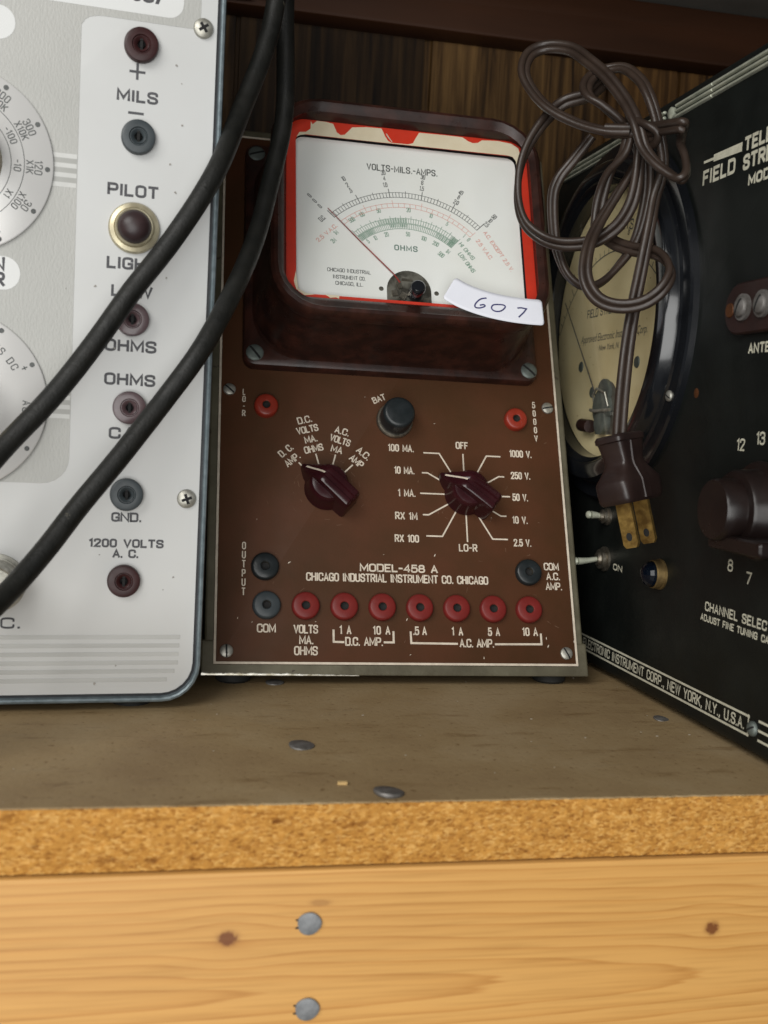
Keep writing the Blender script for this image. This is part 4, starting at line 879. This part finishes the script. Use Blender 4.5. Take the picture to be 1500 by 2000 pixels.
o = MB(); lathe(o, [(2.4, 0), (2.4, 1.4), (1.6, 2.0), (.05, 2.1)], 68.8, 237.4, 24); o.build('rib_clip', M['chrome'], fm)
P = MB(); NF = .05
text(P, 'TELEVISION', 125.0, 209.5, 4.0, NF, w=40, stroke=.95, align='l', gap=1.9); text(P, 'FIELD', 107.6, 203.6, 4.5, NF, w=21.8, stroke=1.0, gap=1.9); text(P, 'STRENGTH', 124.9, 203.0, 4.3, NF, w=37, stroke=1.0, align='l', gap=1.9)
text(P, 'MODEL', 129.0, 196.8, 3.0, NF, w=20, stroke=.75, align='l', gap=1.9); text(P, 'ANTENNA', 136.4, 138.2, 2.9, NF, w=23, stroke=.62, align='l', gap=1.8)
text(P, 'CHANNEL SELECTOR', 118.9, 45.4, 2.9, NF, w=50, stroke=.5, align='l', gap=1.8); text(P, 'ADJUST FINE TUNING', 116.2, 41.4, 2.1, NF, w=37.5, stroke=.42, align='l', gap=1.8); text(P, 'CA', 156.6, 41.4, 2.1, NF, w=4.0, stroke=.42, align='l')
text(P, '12', 135.4, 104.6, 3.7, NF, w=4.6, stroke=.55); text(P, '13', 147.6, 107.0, 3.8, NF, w=4.6, stroke=.55); text(P, '8', 134.1, 62.0, 3.7, NF, w=2.9, stroke=.55); text(P, '7', 146.3, 59.2, 3.7, NF, w=2.9, stroke=.55)
text(P, 'ON', 42.4, 49.4, 2.3, NF, w=8.6, stroke=.5)
for i in range(6): ribbon(P, [(103.4 - (7.2 if i in (2, 3) else 0) - (0), 210.8 + .42 * i), (122.8, 209.9 + .54 * i)], .52, NF)
ribbon(P, [(28 - 84, 14.6), (152.6, 14.6)], .85, NF); ribbon(P, [(28 - 84, 8.1), (152.6, 8.1)], .85, NF); ribbon(P, [(152.2, 15.0), (152.2, 7.8)], .7, NF)
for v in (14.6, 11.4, 8.1): ribbon(P, [(158.6, v), (182, v)], .85, NF)
text(P, 'ELECTRONIC INSTRUMENT CORP., NEW YORK, N.Y., U.S.A.', 149.6, 9.6, 3.5, NF, w=139.5, stroke=.55, align='r', gap=1.6)
P.build('printed_legend', M['plate_ivory'], fm, smooth=0)
slot_screw(2.6, 1.6, 30).build('panel_screw', [M['zinc'], M['hole']], fm, loc=L(155.4, 11.2, 0))
o = MB(); lathe(o, [(1.9, 0), (1.5, .1), (.05, .12)], 101.6, 125.2, 20); o.build('bare_hole', M['copper'], fm)
# large round meter
MC = (21.0, 158.0)
bz = MB(); lathe(bz, [(78.5, 0), (78.5, 2.6), (77.6, 3.4), (72.2, 3.6), (71.2, 4.4), (70.4, 8.6), (69.4, 9.8), (67.4, 10.4), (63.8, 10.5), (62.6, 10.0), (61.8, 8.6), (60.8, 8.0), (60.0, 7.2), (59.4, 2.2)], MC[0], MC[1], 110, cap1=False)
rm = bz.build('round_meter', M['black_gloss'], fm, smooth=30)
d = MB(); lathe(d, [(59.8, .9), (59.5, 1.6), (.05, 1.6)], MC[0], MC[1], 80); d.build('dial_face', M['dial_cream'], rm, smooth=30)
d = MB(); PC = (21.5, 121.0); ND2 = 1.66
text(d, 'MICROVOLTS', 0, 0, 4.0, ND2, w=38, stroke=.5, ang=90, bend=(21.5, 121, 78)); 
ribbon(d, arc(PC[0], PC[1], 69, 148, 32, 50), .5, ND2)
for i in range(31):
    a = 148 - 116 * i / 30; l = 5.0 if i % 5 == 0 else 2.6; ribbon(d, [pol(PC, 69, a), pol(PC, 69 + l, a)], .45, ND2, cap=False)
for i, s_ in enumerate(('0', '2', '4', '6', '8', '10')): text(d, s_, 0, 0, 3.0, ND2, stroke=.4, ang=148 - 116 * i / 5, bend=(PC[0], PC[1], 75.5))
text(d, 'FIELD STRENGTH METER', 25.2, 162.8, 3.4, ND2, w=57, stroke=.45)
script(d, 'Approved Electronic Instrument Corp.', -9.5, 60.5, 151.2, ND2, shear=.3, hscale=1.15); script(d, 'New York, N. Y.', 12.0, 38.0, 146.6, ND2, shear=.3, hscale=1.0)
d.build('printed_scale', M['ink_gray'], rm, smooth=0)
for u, v in ((-7.6, 140.2), (52.5, 139.4), (7.0, 127.8)): d = MB(); lathe(d, [(2.6, 1.65), (2.3, 2.0), (.05, 2.05)], u, v, 20); d.build('rivet', M['zinc'], rm)
d = MB(); tube(d, [Vector((u, -n, v)) for u, v, n in ((19.0, 123, 4.0), (13.6, 130.0, 4.2), (-26, 172.0, 4.2))], .3, 8, rad=lambda t: 1.2 - .6 * t); d.build('needle', M['ink'], rm)
d = MB(); poly(d, [pol((24.6, 121.0), 11.5, a) if -10 < a < 190 else (24.6 + (11.3 if a > 270 or a < 0 else -11.3), 108.5) for a in range(-10, 360, 12)] , 1.68); 
hb = d.build('movement', M['mech'], rm, smooth=0)
d = MB()
for (u, v, r, h) in ((23.0, 127.2, 6.2, 1.6), (22.2, 120.6, 8.0, 2.4), (24.0, 114.0, 5.6, 3.2)): lathe(d, [(r, 1.7), (r, 1.7 + h), (r * .8, 2.1 + h), (.05, 2.1 + h)], u, v, 24)
d.build('movement_block', M['zinc'], hb)
d = MB(); tube(d, [Vector((u, -n, v)) for u, v, n in ((14.2, 121, 3), (16, 126, 5), (22, 129, 6), (29, 127, 5), (31, 121, 4))], .5, 8); tube(d, [Vector((u, -n, v)) for u, v, n in ((12, 119.5, 4), (22, 118.8, 6.5), (33, 119.5, 4))], .8, 8)
d.build('movement_spring', M['steel'], hb)
d = MB(); tube(d, [Vector((4, -4.5, 112.6)), Vector((15, -5.0, 112.0))], 3.0, 16); d.build('magnet_pin', M['terminal'], hb)
d = MB(); poly(d, [pol(MC, 60.2, a) for a in range(0, 360, 5)], 6.4); d.build('glass', M['glass'], rm, smooth=0)
for a in (-27, 63, 153, 207): slot_screw(2.2, 1.2, a).build('flange_screw', [M['steel'], M['hole']], rm, loc=L(*pol(MC, 74.2, a), 3.4))
# antenna terminal strip
d = MB(); loft(d, [rr(123.4, 179, 144.6, 162.4, 8.6, 0), rr(123.4, 179, 144.6, 162.4, 8.6, 2.4), rr(124, 178.4, 145.2, 161.8, 8.2, 3.0)]); ts = d.build('terminal_strip', M['terminal'], fm)
d = MB(); lathe(d, [(2.6, 3.0), (2.4, 3.5), (.05, 3.6)], 127.4, 153.4, 20); d.build('rivet', M['copper'], ts)
for u in (136.5, 148.5, 160.5, 171.5):
    slot_screw(3.4, 1.5, 60).build('terminal_screw', [M['nail_dark'], M['hole']], ts, loc=L(u, 153.6, 4.2)); d = MB(); lathe(d, [(4.6, 3.0), (4.6, 4.2), (3.0, 4.25)], u, 153.6, 28, cap1=True); d.build('washer', M['nail_dark'], ts)
# channel knob
d = MB(); kc = (151.0, 84.6)
lathe(d, [(16.6, .4), (16.8, 1.6), (16.2, 2.6), (14.2, 3.0), (13.8, 3.6), (13.6, 9.6), (13.0, 10.6), (11.0, 11.0)], kc[0], kc[1], 56, cap0=True)
kb = d.build('channel_knob', M['knob_dark'], fm, smooth=32, label='large maroon channel selector knob with bar grip')
d = MB(); lathe(d, [(10.6, 10.6), (10.4, 17.2), (9.8, 18.2), (.05, 18.6)], kc[0], kc[1], 48); d.build('fine_tuning_knob', M['knob_dark'], kb, smooth=32)
d = MB(); loft(d, [rr(kc[0] - 6, kc[0] + 26, kc[1] - 13.4, kc[1] - 8.2, 1.6, n) for n in (2.0, 15.0)] + [rr(kc[0] - 5.4, kc[0] + 25.4, kc[1] - 12.8, kc[1] - 8.8, 1.4, 15.8)]); d.build('bar_grip', M['knob_dark'], kb, smooth=32)
# pilot jewel, switches
d = MB(); lathe(d, [(6.2, 0), (6.2, .7), (5.8, 1.0), (5.7, 3.6), (5.3, 4.0), (5.0, 3.6)], 0, 0, 40, cap1=False); jl = d.build('pilot_jewel', M['brass_dull'], fm, loc=L(82.2, 53.4, 0), label='dark blue faceted pilot jewel in a brass ring')
d = MB(); lathe(d, [(5.2, 3.4), (5.0, 5.0), (4.3, 6.4), (3.1, 7.4), (1.5, 8.1), (.05, 8.3)], 0, 0, 14); d.build('jewel', M['jewel'], jl, smooth=0)
def toggle(u, v, ln, up, lb, k=1.0):
    d = MB(); lathe(d, [(5.6 * k, 0), (5.6 * k, 1.0), (4.4 * k, 1.4), (4.4 * k, 3.0), (3.0 * k, 3.2), (2.6 * k, 4.4)], 0, 0, 28); tg = d.build('toggle_switch', M['socket'], fm, smooth=30, loc=L(u, v, 0), label=lb)
    d = MB(); tube(d, [Vector((0, -3.4, 0)), Vector((0, -ln * .6, up * .6)), Vector((0, -ln + 2, up * .9)), Vector((0, -ln, up))], 1.2, 14, rad=lambda t: .85 + .55 * t); lathe(d, [(.05, ln - .6), (1.2, ln), (1.75, ln + .9), (1.6, ln + 1.8), (.9, ln + 2.4), (.05, ln + 2.5)], 0, up, 18); d.build('lever', M['chrome'], tg)
toggle(29.0, 52.8, 13.0, -1.2, 'metal toggle switch set to on'); toggle(29.5, 72.0, 8.2, 0.6, 'small metal switch behind the plug', 0.7)

# ------------------------------------------------------------------ black rubber cables in front of the white meter
c1 = [(20.5, -6, 351.4), (17.5, -9.5, 300), (12.8, -13.6, 261.7), (9.6, -17.4, 244.4), (2.0, -25.9, 220.1), (-7.3, -42.4, 192.8), (-21.9, -48.7, 165.3), (-34.7, -51.7, 146.1), (-46.4, -54.7, 128.6), (-59.9, -59.6, 109.2), (-73.0, -65.3, 92.5), (-84.4, -76.6, 75.7), (-96.2, -94.1, 56.5), (-118, -108, 22), (-140, -112, 5), (-170, -100, 3.6)]
c2 = [(20.8, 6.8, 351.4), (18.3, 5.0, 292.3), (17.8, 4.3, 269.0), (18.6, 3.4, 245.7), (18.3, 0.8, 223.6), (14.8, -6.5, 200.3), (9.4, -18.4, 176.7), (1.2, -34.9, 153.4), (-9.5, -46.7, 131.6), (-22.6, -51.6, 111.8), (-35.2, -57.6, 93.2), (-47.4, -63.6, 76.1), (-56.7, -70.9, 62.7), (-66.8, -80.0, 50.4), (-77.6, -94.0, 39.4), (-91.1, -102.4, 28.3), (-112, -114, 12), (-135, -122, 3.6), (-165, -122, 3.6)]
for P_, lb in ((c1, 'black rubber cable, the upper one crossing the pilot light of the white meter'), (c2, 'black rubber cable, the lower one curving past the brown dial and under the jacks')):
    mb = MB(); Q_ = spline(P_, 10); Q_ = [p + Vector((noise.noise(p * .021), noise.noise(p * .021 + Vector((9, 3, 1))), noise.noise(p * .021 + Vector((2, 7, 5))))) * 1.1 for p in Q_]; tube(mb, Q_, 3.55, 22); tag(mb.build('black_cable', M['rubber'], None, smooth=60), lb, 'cable', 'black cables hanging in front of the white meter')
tp = thing('test_lead_plug', 'red test lead plug with brass tip lying high up behind the black cables', 'plug', (0.0004, 0.150, 0.3262), (0, 0.02, -0.1))
mb = MB(); mb.xf = lambda p: (p[1] * -1, p[0], p[2]); lathe(mb, [(.5, -14), (3.2, -13), (3.6, -4), (3.6, 6), (2.8, 8), (2.2, 8.2)], 0, 0, 24); mb.v = [(-x, y, z) for x, y, z in mb.v]; mb.build('handle', M['tip_red'], tp)
mb = MB(); tube(mb, [Vector((7.5, 0, 0)), Vector((10, 0, 0)), Vector((16, 0, -.1)), Vector((22, 0, -.6))], 2.0, 16, rad=lambda t: 1.0 - .6 * t); mb.build('tip', M['brass'], tp)

# ------------------------------------------------------------------ brown power cord bundled on the corner of the black meter
pc = thing('power_cord', 'coiled brown two-wire power cord with moulded plug hanging in front of the black meter', 'power cord')
strands = [
 [(145.5, -45.4, 106.3), (146.1, -44.3, 122.5), (148.0, -42.1, 142.9), (149.6, -42.2, 159.0), (151.0, -43.5, 172.5), (153.3, -42.9, 187.1), (155.1, -41.4, 197.1), (156.6, -42.2, 204.2), (156.4, -43.7, 210.9), (153.4, -45.5, 219.5), (151.8, -43.6, 227.7), (149.9, -40.5, 235.4), (148.3, -35.6, 241.7), (145.0, -28.4, 247.6), (140.1, -23.2, 248.2), (134.5, -22.3, 245.1), (130.9, -26.1, 239.5), (131.0, -30.6, 234.6), (135.1, -33.8, 231.0), (141.3, -34.3, 226.7), (147.5, -32.9, 222.2), (150.9, -34.0, 215.8)],
 [(144.1, -40.5, 220.8), (136.2, -34.7, 221.7), (128.0, -26.6, 225.8), (119.4, -18.1, 232.7), (114.5, -10.3, 241.5), (112.5, -5.2, 249.9), (115.4, -2.1, 257.9), (122.1, -3.2, 261.2), (129.6, -10.0, 259.0), (134.3, -19.7, 251.5), (138.3, -28.3, 243.6), (142.2, -37.1, 233.2), (144.3, -44.4, 223.2), (146.5, -47.6, 213.7), (149.6, -52.9, 206.6), (154.1, -58.3, 201.2), (155.8, -60.8, 200.1), (157.9, -60.0, 203.1), (158.7, -56.6, 208.9), (158.4, -53.1, 214.3), (157.3, -55.7, 217.3), (155.5, -60.4, 217.8), (153.3, -63.0, 218.0), (151.3, -54.3, 219.3), (148.7, -45.5, 220.5), (144.1, -40.5, 220.8), (136.2, -34.7, 221.7)],
 [(140.3, -21.5, 244.3), (136.1, -14.8, 240.5), (128.5, -9.3, 238.4), (121.7, -8.5, 231.6), (115.7, -8.0, 222.0), (112.3, -8.1, 211.6), (111.9, -8.9, 199.6), (114.7, -10.2, 190.4), (120.5, -13.9, 184.4), (126.7, -19.5, 181.3), (134.3, -25.1, 181.2), (139.6, -29.1, 183.1), (144.7, -32.9, 187.7), (148.0, -36.1, 195.1), (149.6, -36.7, 203.9), (150.1, -36.1, 213.7), (148.2, -37.2, 221.2)],
 [(150.6, -29.1, 226.7), (153.0, -29.2, 217.2), (150.0, -29.3, 208.8), (144.3, -29.9, 199.2), (137.8, -31.4, 188.6), (132.6, -35.2, 178.7), (130.4, -38.6, 168.4), (131.8, -41.5, 161.4), (135.7, -44.7, 156.8), (142.4, -48.2, 155.3), (149.3, -51.5, 157.0), (154.4, -54.3, 161.6), (157.8, -53.4, 167.8), (157.9, -49.0, 173.1), (156.1, -42.2, 177.0), (151.4, -34.9, 178.8), (147.4, -27.8, 181.5), (143.1, -23.5, 185.1)],
 [(138.4, -16.5, 224.6), (133.1, -12.0, 216.1), (128.2, -9.5, 208.6), (126.9, -7.7, 201.2), (128.7, -7.1, 187.1), (131.6, -8.5, 176.8), (134.9, -11.8, 169.8), (139.5, -17.1, 166.0), (144.1, -23.0, 167.8), (148.4, -28.5, 174.1), (151.8, -32.8, 181.5), (153.8, -34.5, 191.1), (155.0, -34.8, 203.2), (153.0, -35.5, 215.7), (150.5, -35.3, 225.1)],
 [(144.0, -40.2, 223.9), (143.7, -36.8, 214.5), (140.8, -30.6, 207.6), (139.6, -26.8, 199.4), (138.9, -26.4, 190.4), (138.2, -27.8, 183.6)],
 [(144.8, -35.9, 228.2), (145.5, -42.6, 223.8), (148.1, -48.4, 221.2), (150.7, -50.1, 218.8), (150.9, -47.3, 216.3), (148.6, -40.7, 216.5), (147.1, -34.0, 220.3)]]
mb = MB()
for si, st_ in enumerate(strands):
    Q = spline(st_, 9); fr = frames(Q); tw = (0.6, 1.0, 1.1, 0.9, 1.0, 0.8, 0.7)[si]
    for sgn in (-1, 1):
        off = []
        for i, (p, (t, a, b)) in enumerate(zip(Q, fr)):
            ph = tw + 1.3 * math.sin(i / len(Q) * 4.2 + si); off.append(p + (a * math.cos(ph) + b * math.sin(ph)) * (1.25 * sgn))
        tube(mb, off, 1.46, 12)
mb.build('cord', M['cord'], pc, smooth=60)
# moulded plug: lofted sections along a hanging axis
ax0, ax1 = Vector((146.6, -42.6, 107.6)), Vector((152.2, -46.2, 83.0)); AX = (ax1 - ax0).normalized()
WD = Vector((0.80, 0.56, 0.1)); WD = (WD - AX * WD.dot(AX)).normalized(); TD = AX.cross(WD).normalized()
def sec(t, hw, ht, r=.45):
    c = ax0 + (ax1 - ax0) * t; out = []
    for i in range(32):
        a = 2 * PI * i / 32; cx, sx = math.cos(a), math.sin(a); e = .30
        out.append(tuple(c + WD * (hw * math.copysign(abs(cx) ** e, cx)) + TD * (ht * math.copysign(abs(sx) ** e, sx))))
    return out
mb = MB(); loft(mb, [sec(-.03, 4.0, 3.4), sec(-.02, 8.6, 5.6), sec(.02, 9.4, 6.2), sec(.08, 9.4, 6.2), sec(.10, 8.6, 5.7), sec(.20, 8.0, 5.4), sec(.38, 7.0, 5.0), sec(.45, 7.6, 5.2), sec(.56, 10.4, 6.2), sec(.66, 13.2, 7.2), sec(.70, 13.6, 7.4), sec(.92, 13.2, 7.4), sec(.97, 12.8, 7.1), sec(1.0, 12.0, 6.6)])
pg = mb.build('plug', M['plug'], pc, smooth=32)
mb = MB()                                            # raised strap moulded down each broad face
for sg_ in (-1, 1):
    st = [(.10, 5.8), (.22, 5.6), (.38, 5.2), (.45, 5.4), (.56, 6.4), (.68, 7.5), (.96, 7.5)]
    loft(mb, [[tuple(ax0 + (ax1 - ax0) * t + WD * x + TD * (sg_ * (d + y))) for x, y in ((-2.6, -.6), (-2.2, .35), (2.2, .35), (2.6, -.6))] for t, d in st])
mb.build('strap', M['plug'], pg, smooth=30)
for s_ in (-1, 1):
    mb = MB(); c = ax1 + WD * (6.2 * s_); hx = 3.15; pts = [(-hx, -2), (hx, -2), (hx, 15.4), (hx * .7, 16.8), (-hx * .7, 16.8), (-hx, 15.4)]
    loft(mb, [[tuple(c + TD * x + AX * y + WD * (z)) for x, y in pts] for z in (-.75, .75)]); bl = mb.build('blade', M['brass'], pg, smooth=0)
    mb = MB()
    for z in (-.79, .79): mb.add([tuple(c + TD * (1.25 * math.cos(a * PI / 8)) + AX * (12.6 + 1.6 * math.sin(a * PI / 8)) + WD * z) for a in range(16)], [tuple(range(16))])
    mb.build('blade_hole', M['hole'], bl, smooth=0)

# ------------------------------------------------------------------ small litter on the shelf
mb = MB(); loft(mb, [[(33.4 + x, -118.4 + y, z) for x, y in ((-1.5, -.6), (1.4, -.8), (1.6, .5), (-1.3, .7))] for z in (0.05, .9)]); tag(mb.build('wood_chip', M['chip'], None, smooth=0), 'tiny tan wood chip lying on the brown shelf near its edge', 'wood chip')
mb = MB(); random.seed(3)
for i in range(34):
    x, y = random.uniform(-70, 190), random.uniform(-130, 20); s_ = random.choice((.15, .2, .25, .3, .45)); a = random.uniform(0, PI)
    loft(mb, [[(x + s_ * (1 + .4 * math.sin(k * 2.3)) * math.cos(a + k * PI / 3), y + s_ * .6 * math.sin(a + k * PI / 3), z) for k in range(6)] for z in (.03, .03 + s_ * .6)])
tag(mb.build('dust_specks', M['dust'], None, smooth=0), 'pale dust specks scattered over the brown shelf top', 'dust', kind='stuff')
